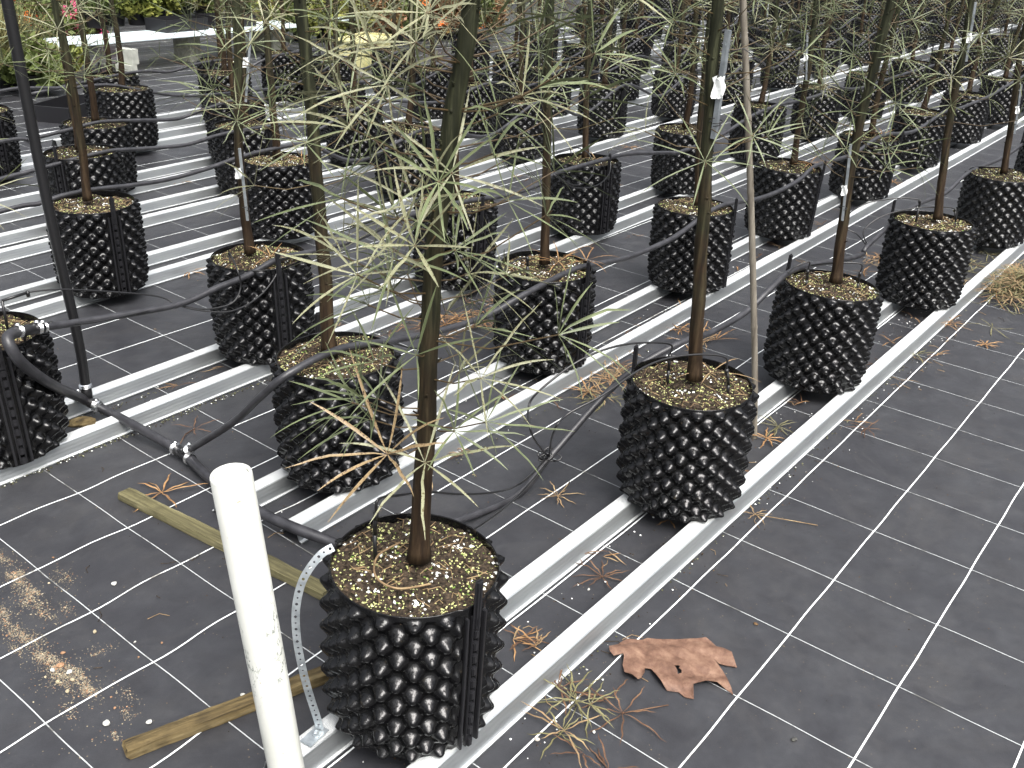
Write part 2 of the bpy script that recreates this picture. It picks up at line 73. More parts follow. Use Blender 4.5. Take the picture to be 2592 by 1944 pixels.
# ------------------------------------------------------------------ helpers
RND = random.Random(7)
C = S.collection
def lin(r, g, b): return (r, g, b, 1)
class NT:
    def __init__(s, name, rough=.6, metal=0.0, spec=.5, col=(.5,.5,.5)):
        s.m = bpy.data.materials.new(name); s.m.use_nodes = True
        s.n = s.m.node_tree.nodes; s.l = s.m.node_tree.links
        s.b = s.n['Principled BSDF']
        s.b.inputs['Roughness'].default_value = rough; s.b.inputs['Metallic'].default_value = metal
        s.b.inputs['Specular IOR Level'].default_value = spec
        s.b.inputs['Base Color'].default_value = (*col, 1)
        s.tc = s.n.new('ShaderNodeTexCoord')
    def map(s, scale=(1,1,1), coord='Object'):
        m = s.n.new('ShaderNodeMapping'); m.inputs['Scale'].default_value = scale
        s.l.new(s.tc.outputs[coord], m.inputs[0]); return m.outputs[0]
    def noise(s, scale, vec=None, detail=4, rough=.55, dist=0):
        n = s.n.new('ShaderNodeTexNoise'); n.inputs['Scale'].default_value = scale
        n.inputs['Detail'].default_value = detail; n.inputs['Roughness'].default_value = rough
        n.inputs['Distortion'].default_value = dist
        s.l.new(vec if vec is not None else s.tc.outputs['Object'], n.inputs['Vector']); return n.outputs['Fac']
    def vor(s, scale, vec=None, feature='F1', out='Distance'):
        n = s.n.new('ShaderNodeTexVoronoi'); n.inputs['Scale'].default_value = scale; n.feature = feature
        s.l.new(vec if vec is not None else s.tc.outputs['Object'], n.inputs['Vector']); return n.outputs[out]
    def ramp(s, fac, stops, interp='LINEAR'):
        r = s.n.new('ShaderNodeValToRGB'); r.color_ramp.interpolation = interp
        e = r.color_ramp.elements
        while len(e) < len(stops): e.new(0.5)
        for k, (p, c) in enumerate(stops):
            e[k].position = p; e[k].color = (*c, 1) if len(c) == 3 else c
        s.l.new(fac, r.inputs[0]); return r.outputs[0]
    def mix(s, fac, a, b, mode='MIX'):
        m = s.n.new('ShaderNodeMix'); m.data_type = 'RGBA'; m.blend_type = mode
        for sock, v in ((m.inputs['Factor'], fac), (m.inputs['A'], a), (m.inputs['B'], b)):
            if hasattr(v, 'links'): s.l.new(v, sock)
            elif isinstance(v, (int, float)): sock.default_value = v
            else: sock.default_value = (*v, 1)
        return m.outputs['Result']
    def math(s, op, a, b=None):
        m = s.n.new('ShaderNodeMath'); m.operation = op
        for k, v in enumerate((a, b)):
            if v is None: continue
            if hasattr(v, 'links'): s.l.new(v, m.inputs[k])
            else: m.inputs[k].default_value = v
        return m.outputs[0]
    def rnd(s):
        o = s.n.new('ShaderNodeObjectInfo'); return o.outputs['Random']
    def col(s, c): s.l.new(c, s.b.inputs['Base Color']); return s
    def rgh(s, c): s.l.new(c, s.b.inputs['Roughness']); return s
    def bump(s, h, dist, strength=1):
        b = s.n.new('ShaderNodeBump'); b.inputs['Distance'].default_value = dist; b.inputs['Strength'].default_value = strength
        s.l.new(h, b.inputs['Height']); s.l.new(b.outputs[0], s.b.inputs['Normal']); return s
M = {}
t = NT('black_plastic', .26, spec=.34)
n1 = t.noise(9); t.col(t.ramp(t.noise(60), [(.45, (.003,.003,.0035)), (.66, (.006,.006,.006)), (.78, (.03,.024,.016))]))
t.rgh(t.math('MULTIPLY_ADD', n1, .20)); t.n[-1] if False else None
t.bump(t.noise(60, detail=3), .0030, .7); M['pot'] = t.m
for nd in t.n:
    if nd.type == 'MATH' and nd.operation == 'MULTIPLY_ADD': nd.inputs[2].default_value = .06
t = NT('clip_plastic', .38, spec=.4, col=(.014,.014,.016)); M['clip'] = t.m
t = NT('rim_plastic', .32, col=(.02,.02,.02)); M['rim'] = t.m
t = NT('potting_mix', .95, spec=.15)
t.col(t.ramp(t.noise(70, detail=6, rough=.7), [(.3, (.008,.007,.005)), (.5, (.020,.017,.011)), (.68, (.048,.041,.025)), (.8, (.11,.10,.045))]))
t.bump(t.noise(90, detail=6), .006, 1); M['soil'] = t.m
t = NT('perlite', .8, spec=.3); t.col(t.ramp(t.noise(300), [(.3, (.30,.30,.10)), (.6, (.54,.55,.26)), (.8, (.76,.77,.55))])); M['perlite'] = t.m
t = NT('perlite_white', .7, col=(.82,.84,.8)); M['white'] = t.m
t = NT('bark_chip', .9, spec=.2); t.col(t.ramp(t.noise(120), [(.35, (.016,.012,.009)), (.6, (.055,.040,.027)), (.75, (.13,.088,.052))])); M['bark'] = t.m
t = NT('moss', .95, col=(.11,.19,.03)); M['moss'] = t.m
# aluminium rail: fine grooves along its length
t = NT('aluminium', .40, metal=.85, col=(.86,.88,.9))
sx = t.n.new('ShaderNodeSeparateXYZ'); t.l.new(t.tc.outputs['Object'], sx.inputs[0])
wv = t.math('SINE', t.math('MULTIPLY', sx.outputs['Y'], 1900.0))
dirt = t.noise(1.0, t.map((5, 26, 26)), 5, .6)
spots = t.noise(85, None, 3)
t.col(t.mix(t.ramp(spots, [(.70, (0,0,0)), (.76, (1,1,1))]), t.ramp(dirt, [(.32, (.39,.41,.41)), (.55, (.42,.44,.45)), (.8, (.44,.46,.47))]), (.45,.44,.40)))  # base colour darkened to paint in the dim ground mirrored by the rail sides
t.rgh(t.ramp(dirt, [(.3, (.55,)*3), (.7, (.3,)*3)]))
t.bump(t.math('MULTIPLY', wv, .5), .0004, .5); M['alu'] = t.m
t = NT('aluminium_ribbed_top', .5, metal=.25, col=(.9,.92,.93))  # lit copy of the rail metal, sky brightness put into its pale colour
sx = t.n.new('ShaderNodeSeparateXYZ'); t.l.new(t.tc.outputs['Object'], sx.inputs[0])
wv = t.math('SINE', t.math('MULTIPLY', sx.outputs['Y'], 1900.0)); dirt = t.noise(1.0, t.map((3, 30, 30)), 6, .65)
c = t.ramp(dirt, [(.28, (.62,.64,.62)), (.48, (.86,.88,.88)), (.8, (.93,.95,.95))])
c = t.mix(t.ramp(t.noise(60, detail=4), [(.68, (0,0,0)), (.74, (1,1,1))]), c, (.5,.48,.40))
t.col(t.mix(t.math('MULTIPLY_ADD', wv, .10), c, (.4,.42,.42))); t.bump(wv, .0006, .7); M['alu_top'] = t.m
t = NT('rail_grime', .95, spec=.1); t.col(t.ramp(t.noise(140), [(.35, (.03,.03,.02)), (.55, (.12,.12,.06)), (.7, (.45,.45,.35))])); M['grime'] = t.m
t = NT('galvanised', .38, metal=.7, col=(.62,.66,.68)); t.col(t.ramp(t.noise(50), [(.35, (.30,.33,.35)), (.65, (.48,.52,.54))])); M['galv'] = t.m
t = NT('clamp_steel', .22, metal=1.0, col=(.85,.86,.86)); M['steel'] = t.m
# woven ground cover
t = NT('woven_fabric', .5, spec=.42)
big = t.noise(1.3, detail=5); mid = t.noise(11, detail=6, rough=.65); fine = t.noise(260, t.map((1, 4, 1)), 2)
base = t.ramp(mid, [(.3, (.020,.020,.023)), (.55, (.034,.035,.039)), (.8, (.055,.056,.060))])
dust = t.ramp(t.noise(3.4, detail=8, rough=.72), [(.5, (0,0,0)), (.72, (1,1,1))])
base = t.mix(t.math('MULTIPLY', dust, .35), base, (.068,.064,.060))
stain = t.ramp(t.noise(.9, detail=7, rough=.68, dist=.6), [(.36, (1,1,1)), (.50, (0,0,0))])
base = t.mix(t.math('MULTIPLY', stain, .55), base, (.020,.020,.024))
edge_ = t.ramp(t.noise(2.1, detail=6, rough=.6, dist=.8), [(.47, (0,0,0)), (.5, (1,1,1)), (.53, (0,0,0))])
base = t.mix(t.math('MULTIPLY', edge_, .14), base, (.075,.073,.070))
specks = t.vor(75, None); sp2 = t.noise(16, detail=2)
sk = t.math('MULTIPLY', t.ramp(specks, [(.0, (1,1,1)), (.08, (1,1,1)), (.13, (0,0,0))]), t.ramp(sp2, [(.52, (0,0,0)), (.64, (1,1,1))]))
base = t.mix(sk, base, (.22,.17,.10))
t.col(t.mix(.22, base, t.ramp(fine, [(.3, (.008,.008,.010)), (.7, (.060,.061,.068))])))
t.rgh(t.ramp(big, [(.3, (.30,)*3), (.7, (.50,)*3)]))
wx = t.n.new('ShaderNodeSeparateXYZ'); t.l.new(t.tc.outputs['Object'], wx.inputs[0])
weave = t.math('MULTIPLY', t.math('SINE', t.math('MULTIPLY', wx.outputs['X'], 2200.0)), t.math('SINE', t.math('MULTIPLY', wx.outputs['Y'], 2200.0)))
t.bump(t.math('ADD', t.math('MULTIPLY', weave, .3), t.math('MULTIPLY', t.noise(4, detail=4), 14.0)), .0011, .6); M['fabric'] = t.m
for nm, a, b, dens in (('thread_white', (.78,.81,.80), (.28,.27,.24), .64), ('thread_grey', (.40,.42,.42), (.13,.13,.12), .60)):
    t = NT(nm, .6); t.col(t.mix(t.ramp(t.noise(7, detail=7, rough=.7), [(dens-.08, (0,0,0)), (dens+.02, (1,1,1))]), a, b))
    t.bump(t.noise(900, detail=1), .0008, .8); M[nm] = t.m
t = NT('hose_black', .42, spec=.5); t.col(t.ramp(t.noise(30, detail=5), [(.35, (.020,.020,.023)), (.7, (.042,.042,.047))])); t.bump(t.noise(200), .0005, .4); M['hose'] = t.m
t = NT('fitting_black', .3, col=(.012,.012,.013)); M['fitting'] = t.m
t = NT('pvc_white', .32, spec=.5)
ln = t.math('ABSOLUTE', t.math('SUBTRACT', t.noise(26, t.map((1.6, 1.6, .7)), 5, .62), .5))
scx = t.n.new('ShaderNodeSeparateXYZ'); t.l.new(t.tc.outputs['Object'], scx.inputs[0])
zz = t.math('ABSOLUTE', t.math('SUBTRACT', scx.outputs['Z'], .46)); band = t.ramp(zz, [(.05, (1,1,1)), (.13, (0,0,0))])
reg = t.math('MULTIPLY', band, t.ramp(t.noise(14, None, 3, .6), [(.44, (0,0,0)), (.50, (1,1,1))]))
scr = t.math('MULTIPLY', t.ramp(ln, [(0, (1,1,1)), (.010, (1,1,1)), (.016, (0,0,0))]), reg)
sm = t.noise(120, None, 3)
c0 = t.ramp(t.noise(6, detail=6), [(.3, (.50,.51,.46)), (.65, (.64,.65,.61))])
c0 = t.mix(t.ramp(sm, [(.70, (0,0,0)), (.74, (1,1,1))]), c0, (.35,.3,.2))
t.col(t.mix(scr, c0, (.16,.18,.16))); M['pvc'] = t.m
def wood(name, dark, midc, lite, sc):
    t = NT(name, .85, spec=.2)
    g = t.noise(1, t.map(sc), 6, .6, .3)
    t.col(t.mix(t.ramp(t.noise(22, detail=4), [(.5, (0,0,0)), (.8, (.6,.6,.6))]), t.ramp(g, [(.3, dark), (.5, midc), (.72, lite)]), dark))
    t.bump(g, .004, .9); return t.m
M['wood'] = wood('weathered_wood', (.042,.038,.022), (.12,.108,.055), (.215,.195,.11), (4, 70, 70))
M['wood2'] = wood('rotten_wood', (.022,.017,.011), (.12,.088,.040), (.225,.178,.095), (5, 60, 60))
t = NT('bamboo', .5); g = t.noise(1, t.map((60, 60, 3)), 5)
t.col(t.ramp(g, [(.3, (.085,.072,.055)), (.55, (.165,.148,.118)), (.75, (.24,.22,.185))])); M['bamboo'] = t.m
t = NT('tie_black', .5, col=(.012,.012,.012)); M['tie'] = t.m
t = NT('tag_white', .6); t.col(t.ramp(t.noise(80), [(.4, (.6,.62,.6)), (.6, (.85,.87,.86))])); M['tag'] = t.m
t = NT('concrete', .9, spec=.2); t.col(t.ramp(t.noise(30, detail=6), [(.3, (.20,.20,.16)), (.7, (.38,.38,.32))])); t.bump(t.noise(150), .003, .7); M['concrete'] = t.m
t = NT('pale_block', .8); t.col(t.ramp(t.noise(14, detail=5), [(.3, (.26,.27,.24)), (.7, (.42,.43,.38))])); M['paleblock'] = t.m
t = NT('bench_metal', .35, metal=.2, col=(.75,.86,.88)); M['bench'] = t.m
t = NT('yellow_plastic', .6); t.col(t.ramp(t.noise(8), [(.3, (.38,.36,.16)), (.7, (.55,.52,.28))])); M['tub'] = t.m
# trunk: brown at the foot, greener upward, streaked
t = NT('trunk_bark', .72, spec=.22)
sz = t.n.new('ShaderNodeSeparateXYZ'); t.l.new(t.tc.outputs['Object'], sz.inputs[0])
st = t.noise(1, t.map((95, 95, 7)), 6, .65); bl = t.noise(14, detail=5)
brn = t.ramp(st, [(.3, (.008,.0045,.0025)), (.5, (.024,.014,.007)), (.72, (.058,.038,.020))])
grn = t.ramp(st, [(.3, (.006,.008,.004)), (.5, (.019,.023,.011)), (.72, (.065,.074,.038))])
f = t.math('ADD', t.math('MULTIPLY', sz.outputs['Z'], 1.15), t.math('MULTIPLY', bl, 1.3))
t.col(t.mix(t.ramp(f, [(.42, (0,0,0)), (1.0, (1,1,1))]), brn, grn)) if False else None
fr = t.ramp(t.math('MULTIPLY', f, .5), [(.60, (0,0,0)), (.95, (.85,.85,.85))])
t.col(t.mix(fr, brn, grn)); t.bump(st, .0015, .8); M['trunk'] = t.m
t = NT('petiole', .5); t.col(t.ramp(t.rnd(), [(0, (.07,.045,.02)), (1, (.10,.075,.03))])); M['petiole'] = t.m
def leafmat(name, dark, mid, lite, pale, spots=None):
    t = NT(name, .48, spec=.4)
    uv = t.n.new('ShaderNodeSeparateXYZ'); t.l.new(t.tc.outputs['UV'], uv.inputs[0])
    u = t.math('ABSOLUTE', t.math('SUBTRACT', uv.outputs['X'], .5))     # 0 at the midrib, .5 at the margin
    c = t.ramp(t.noise(12, detail=5, rough=.6), [(.3, dark), (.52, mid), (.75, lite)])
    edge = t.ramp(u, [(0, (.75,)*3), (.07, (0,0,0)), (.34, (0,0,0)), (.48, (.55,)*3)])
    c = t.mix(edge, c, pale)
    if spots: c = t.mix(t.ramp(t.noise(230, detail=2), [(.58, (0,0,0)), (.64, (1,1,1))]), c, spots)
    t.col(c); return t.m
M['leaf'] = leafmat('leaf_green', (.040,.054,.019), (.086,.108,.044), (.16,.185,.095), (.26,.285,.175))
M['leaf_pale'] = leafmat('leaf_greygreen', (.105,.112,.056), (.180,.185,.105), (.265,.262,.168), (.35,.342,.23), (.09,.075,.03))
M['leaf_rust'] = leafmat('leaf_rust', (.13,.09,.042), (.23,.16,.08), (.31,.235,.13), (.36,.29,.18), (.05,.025,.012))
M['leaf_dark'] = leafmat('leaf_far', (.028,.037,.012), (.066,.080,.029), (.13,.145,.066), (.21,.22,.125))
def dry(name, a, b, c):
    t = NT(name, .75, spec=.25); t.col(t.ramp(t.noise(28, detail=5), [(.3, a), (.52, b), (.75, c)])); t.bump(t.noise(110), .001, .5); return t.m
M['dry_o'] = dry('dry_orange', (.13,.070,.03), (.27,.155,.07), (.38,.25,.13))
M['dry_b'] = dry('dry_brown', (.05,.028,.018), (.11,.06,.035), (.19,.115,.065))
M['dry_t'] = dry('dry_tan', (.13,.085,.045), (.24,.165,.09), (.34,.26,.14))
M['dry_g'] = dry('dry_greenish', (.075,.068,.030), (.145,.135,.065), (.23,.215,.12))
t = NT('oak_leaf_brown', .6, spec=.3)
c = t.ramp(t.noise(34, detail=7, rough=.7), [(.3, (.070,.037,.025)), (.5, (.145,.080,.054)), (.7, (.235,.145,.098))])
c = t.mix(t.ramp(t.noise(420), [(.66, (0,0,0)), (.72, (1,1,1))]), c, (.06,.03,.02))
t.col(c); t.bump(t.noise(70, detail=5), .002, .6); M['bigleaf'] = t.m
for nm, a, b in (('stone_w', (.28,.28,.25), (.60,.60,.56)), ('stone_t', (.26,.22,.14), (.42,.37,.26)), ('stone_r', (.20,.11,.06), (.36,.22,.13)), ('stone_d', (.03,.03,.03), (.08,.08,.07)), ('stone_b', (.08,.045,.02), (.16,.10,.05)), ('stone_g', (.3,.28,.25), (.48,.45,.4))):
    t = NT(nm, .85, spec=.3); t.col(t.ramp(t.noise(130), [(.35, a), (.65, b)])); M[nm] = t.m
t = NT('sand', .95, spec=.1); t.col(t.ramp(t.noise(260, detail=4), [(.3, (.105,.09,.068)), (.55, (.205,.178,.135)), (.75, (.32,.285,.22))])); M['sand'] = t.m
def bush(name, a, b, c):
    t = NT(name, .6, spec=.3); t.col(t.ramp(t.noise(5, detail=3), [(.3, a), (.5, b), (.7, c)])); return t.m
M['bush_g'] = bush('shrub_green', (.045,.065,.018), (.095,.125,.033), (.165,.19,.06))
M['bush_y'] = bush('shrub_yellowgreen', (.08,.10,.02), (.17,.19,.04), (.28,.27,.07))
M['bush_r'] = bush('shrub_russet', (.12,.06,.03), (.22,.12,.06), (.20,.17,.06))
M['reed'] = bush('shrub_olive', (.09,.085,.035), (.16,.15,.06), (.24,.22,.10))
M['fl_o'] = bush('flower_orange', (.75,.14,.02), (.85,.22,.04), (.9,.3,.08))
M['fl_p'] = bush('flower_pink', (.55,.05,.16), (.7,.12,.25), (.75,.25,.35))

def mesh(name, v, f, mats, mi=None, smooth=True, uv=None):
    me = bpy.data.meshes.new(name)
    v = np.asarray(v, dtype=np.float32)
    me.from_pydata(v.tolist() if len(v) else [], [], f)
    for m in (mats if isinstance(mats, (list, tuple)) else [mats]): me.materials.append(M[m])
    if mi is not None: me.polygons.foreach_set('material_index', np.asarray(mi, dtype=np.int32))
    if smooth: me.polygons.foreach_set('use_smooth', np.ones(len(me.polygons), dtype=bool))
    if uv is not None:
        l = me.uv_layers.new(name='UVMap'); vi = np.zeros(len(me.loops), dtype=np.int32)
        me.loops.foreach_get('vertex_index', vi)
        l.data.foreach_set('uv', np.asarray(uv, dtype=np.float32)[vi].ravel())
    me.update(); return me
def ob(name, me, parent=None, loc=(0,0,0), rot=(0,0,0)):
    o = bpy.data.objects.new(name, me); C.objects.link(o)
    o.location = loc; o.rotation_euler = rot
    if parent: o.parent = parent
    return o
def tag(o, label=None, cat=None, group=None, kind=None):
    if label: o['label'] = label
    if cat: o['category'] = cat
    if group: o['group'] = group
    if kind: o['kind'] = kind
    return o
def thing(name, label, cat, loc=(0,0,0), rz=0, group=None, rot=None):
    o = ob(name, None, None, loc, rot if rot else (0,0,rz)); o.empty_display_size = .05
    return tag(o, label, cat, group)
class MB:
    """collects geometry for one mesh object"""
    def __init__(s): s.v = []; s.f = []; s.mi = []; s.uv = []
    def add(s, v, f, mi=0, uv=None):
        b = len(s.v); s.v.extend([tuple(map(float, p)) for p in v]); s.f.extend([tuple(i+b for i in q) for q in f])
        s.mi.extend(mi if isinstance(mi, list) else [mi]*len(f)); s.uv.extend(uv if uv is not None else [(0,0)]*len(v))
    def box(s, c, d, rz=0, mi=0, rot=None):
        R = rot if rot else Matrix.Rotation(rz, 3, 'Z')
        v = [Vector(c) + R @ Vector((x*d[0]/2, y*d[1]/2, z*d[2]/2)) for x in (-1,1) for y in (-1,1) for z in (-1,1)]
        s.add(v, [(0,1,3,2),(4,6,7,5),(0,4,5,1),(2,3,7,6),(0,2,6,4),(1,5,7,3)], mi)
    def bbox(s, c, d, bev, rz=0, mi=0, rot=None, jit=0):
        """box with chamfered edges along all axes"""
        R = rot if rot else Matrix.Rotation(rz, 3, 'Z')
        import bmesh
        bm = bmesh.new(); bmesh.ops.create_cube(bm, size=1)
        for q in bm.verts: q.co = Vector((q.co.x*d[0], q.co.y*d[1], q.co.z*d[2]))
        bmesh.ops.bevel(bm, geom=bm.edges[:], offset=bev, segments=2, affect='EDGES')
        bm.verts.ensure_lookup_table()
        v = [Vector(c) + R @ (q.co + Vector((RND.uniform(-jit,jit),)*3)) for q in bm.verts]
        fs = [tuple(x.index for x in q.verts) for q in bm.faces]; bm.free(); s.add(v, fs, mi)
    def tube(s, pts, r, n=8, mi=0, cap=True, close=False):
        P = [Vector(p) for p in pts]; k = len(P)
        rs = r if isinstance(r, (list, tuple)) else [r]*k
        T = [(P[min(i+1,k-1)]-P[max(i-1,0)]).normalized() for i in range(k)]
        up = Vector((0,0,1)) if abs(T[0].z) < .9 else Vector((1,0,0))
        N = (up - T[0]*up.dot(T[0])).normalized(); v = []
        for i in range(k):
            N = (N - T[i]*N.dot(T[i])).normalized(); Bn = T[i].cross(N)
            for j in range(n):
                a = 2*math.pi*j/n; v.append(P[i] + (N*math.cos(a)+Bn*math.sin(a))*rs[i])
        f = [(i*n+j, i*n+(j+1)%n, (i+1)*n+(j+1)%n, (i+1)*n+j) for i in range(k-1) for j in range(n)]
        if cap: f.append(tuple(range(n-1,-1,-1))); f.append(tuple((k-1)*n+j for j in range(n)))
        s.add(v, f, mi)
    def lump(s, c, r, mi=0, flat=1.0, rnd=RND, jit=.3):
        """small irregular faceted stone or chip"""
        c = Vector(c); d = Vector((rnd.uniform(-1,1), rnd.uniform(-1,1), rnd.uniform(-1,1)))
        R = d.to_track_quat('Z','Y').to_matrix()
        base = [(1,0,0),(-1,0,0),(0,1,0),(0,-1,0),(0,0,1),(0,0,-1)]
        v = []
        for b_ in base:
            p = R @ Vector(b_)*r*rnd.uniform(1-jit,1+jit); p.z *= flat; v.append(c+p)
        s.add(v, [(0,2,4),(2,1,4),(1,3,4),(3,0,4),(2,0,5),(1,2,5),(3,1,5),(0,3,5)], mi)
    def mesh(s, name, mats, smooth=True, uv=False):
        return mesh(name, s.v, s.f, mats, s.mi, smooth, s.uv if uv else None)
def smooth_path(pts, m=6):
    P = [Vector(p) for p in pts]; out = []
    for i in range(len(P)-1):
        a, b, c, d_ = P[max(i-1,0)], P[i], P[i+1], P[min(i+2,len(P)-1)]
        for j in range(m):
            u = j/m; out.append(.5*((2*b)+(c-a)*u+(2*a-5*b+4*c-d_)*u*u+(3*b-a-3*c+d_)*u**3))
    out.append(P[-1]); return out

# ------------------------------------------------------------------ ground: woven cover with its marker threads
g = MB()
g.add([(-60,-60,0),(140,-60,0),(140,140,0),(-60,140,0)], [(0,1,2,3)], 0)
YL = [-.75,-.49,-.235,.028,.283,.54,.799,1.056,1.312,1.559,1.803,2.041,2.281]
while YL[-1] < 13: YL.append(YL[-1]+.252)
XL = [.34,.58,.819,1.06,1.302,1.569,1.833,2.106,2.396,2.67,2.934,3.184,3.455,3.72]
while XL[-1] < 20: XL.append(XL[-1]+.262)
def ribbon(axis, c, a, b, wd, mi, amp, seed, z):
    rr = random.Random(seed); ph = [rr.uniform(0,6.28) for _ in range(4)]
    n = int((b-a)/.03); v = []; f = []
    for i in range(n+1):
        x = a+(b-a)*i/n
        # the left end of the sheet lies less flat
        A = amp*(1.0 if axis == 'y' else (5.5 if x < 1.4 and c > 1.2 else 1.0))
        off = A*(math.sin(x*31+ph[0])*.35+.8*math.sin(x*18+ph[1])+.6*math.sin(x*4.1+ph[2]))
        for sgn in (-1,1):
            q = c+off+sgn*wd/2
            v.append((x,q,z) if axis == 'x' else (q,x,z))
    f = [(2*i,2*i+2,2*i+3,2*i+1) if axis == 'x' else (2*i,2*i+1,2*i+3,2*i+2) for i in range(n)]
    g.add(v, f, mi)
for k, y in enumerate(YL): ribbon('x', y, -.6, 20 if y < 6 else 12, .0038, 1, .0008, k, .0022)
for k, x in enumerate(XL): ribbon('y', x, -1.2, 12, .0024, 2, .0009, 50+k, .0011)
tag(ob('ground', g.mesh('ground', ['fabric','thread_white','thread_grey'], smooth=False)), kind='structure')

# ------------------------------------------------------------------ aluminium bench rails
def rail_mesh(x0, x1):
    # top-hat profile: flat ribbed top, sloping sides, small foot lips
    prof = [(-.0420,.0015),(-.0420,.0052),(-.0355,.0060),(-.0338,.0080),(-.0228,.0425),(-.0200,.0450),(.0200,.0450),(.0228,.0425),(.0338,.0080),(.0355,.0060),(.0420,.0052),(.0420,.0015)]
    m = MB(); n = max(2, int((x1-x0)/.5))
    v = []; 
    for i in range(n+1):
        x = x0+(x1-x0)*i/n
        for (y,z) in prof: v.append((x,y,z))
        for (y,z) in reversed(prof): v.append((x, y*(1-.0022/abs(y)) if abs(y) > .003 else y, z-.0018 if z > .004 else z-.0005))
    q = len(prof)*2
    f = [(i*q+j, (i+1)*q+j, (i+1)*q+(j+1)%q, i*q+(j+1)%q) for i in range(n) for j in range(q)]
    L = len(prof)
    for base, fl in ((0,0),(n*q,1)):
        for j in range(L-1):
            t_ = (base+j, base+j+1, base+q-2-j, base+q-1-j); f.append(t_ if fl else t_[::-1])
    mi = [1 if (k < n*q and k % q in (1,5,9)) else 0 for k in range(len(f))]  # top and foot lips take the lit copy, all else the shaded one
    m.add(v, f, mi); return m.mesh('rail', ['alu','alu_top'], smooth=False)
ROWN = ['first','second','third','fourth','fifth','sixth','seventh','eighth','ninth','tenth','eleventh','twelfth','thirteenth','fourteenth','fifteenth','sixteenth','seventeenth','eighteenth','nineteenth','twentieth','twenty-first']
X0 = [.78, 1.25, -.6, -.3, .2, .2, .6, 3.0, 10.2, 11.2, 12.8, 14.4]
for i, row in enumerate(ROWS):
    A = np.array(row); k, c0 = np.polyfit(A[:,0], A[:,1]-(.02 if i < 2 else -.02 if i==2 else 0), 1)
    c0 -= .012
    if i == 0: k, c0 = 0, 1.000
    if i == 1: k, c0 = .013, 1.778
    if i == 2: k, c0 = .024, 2.588
    x1 = A[:,0].max()+.6; x0 = X0[i]
    for s_, side in ((-1,'nearer'),(1,'farther')):
        xa = x0-(.0 if s_ == 1 else -.06)
        ang = math.atan(k)
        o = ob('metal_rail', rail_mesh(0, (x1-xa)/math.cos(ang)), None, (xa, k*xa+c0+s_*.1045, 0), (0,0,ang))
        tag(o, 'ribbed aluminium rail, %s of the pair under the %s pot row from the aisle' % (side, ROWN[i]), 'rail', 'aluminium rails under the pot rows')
# grime lying along the feet of the rails
gm = MB(); rg = random.Random(5)
for (xa, xb, y, n) in ((1.0,2.6,2.468,260),(.2,1.9,2.460,420),(-.2,1.7,2.655,300),(1.2,3.0,.848,70),(2.3,4.4,.846,90),(1.4,3,1.63,60)):
    for _ in range(n):
        x = rg.uniform(xa,xb); gm.lump((x, y+rg.gauss(0,.006)-.002, .002+rg.random()*.004), rg.uniform(.001,.0034), rg.choice([0,0,0,1,1,0,2]), .6, rg)
tag(ob('debris', gm.mesh('debris', ['grime','bark','white'], smooth=False)), 'fine grit and crumbs gathered along the rail feet', 'debris', kind='stuff')

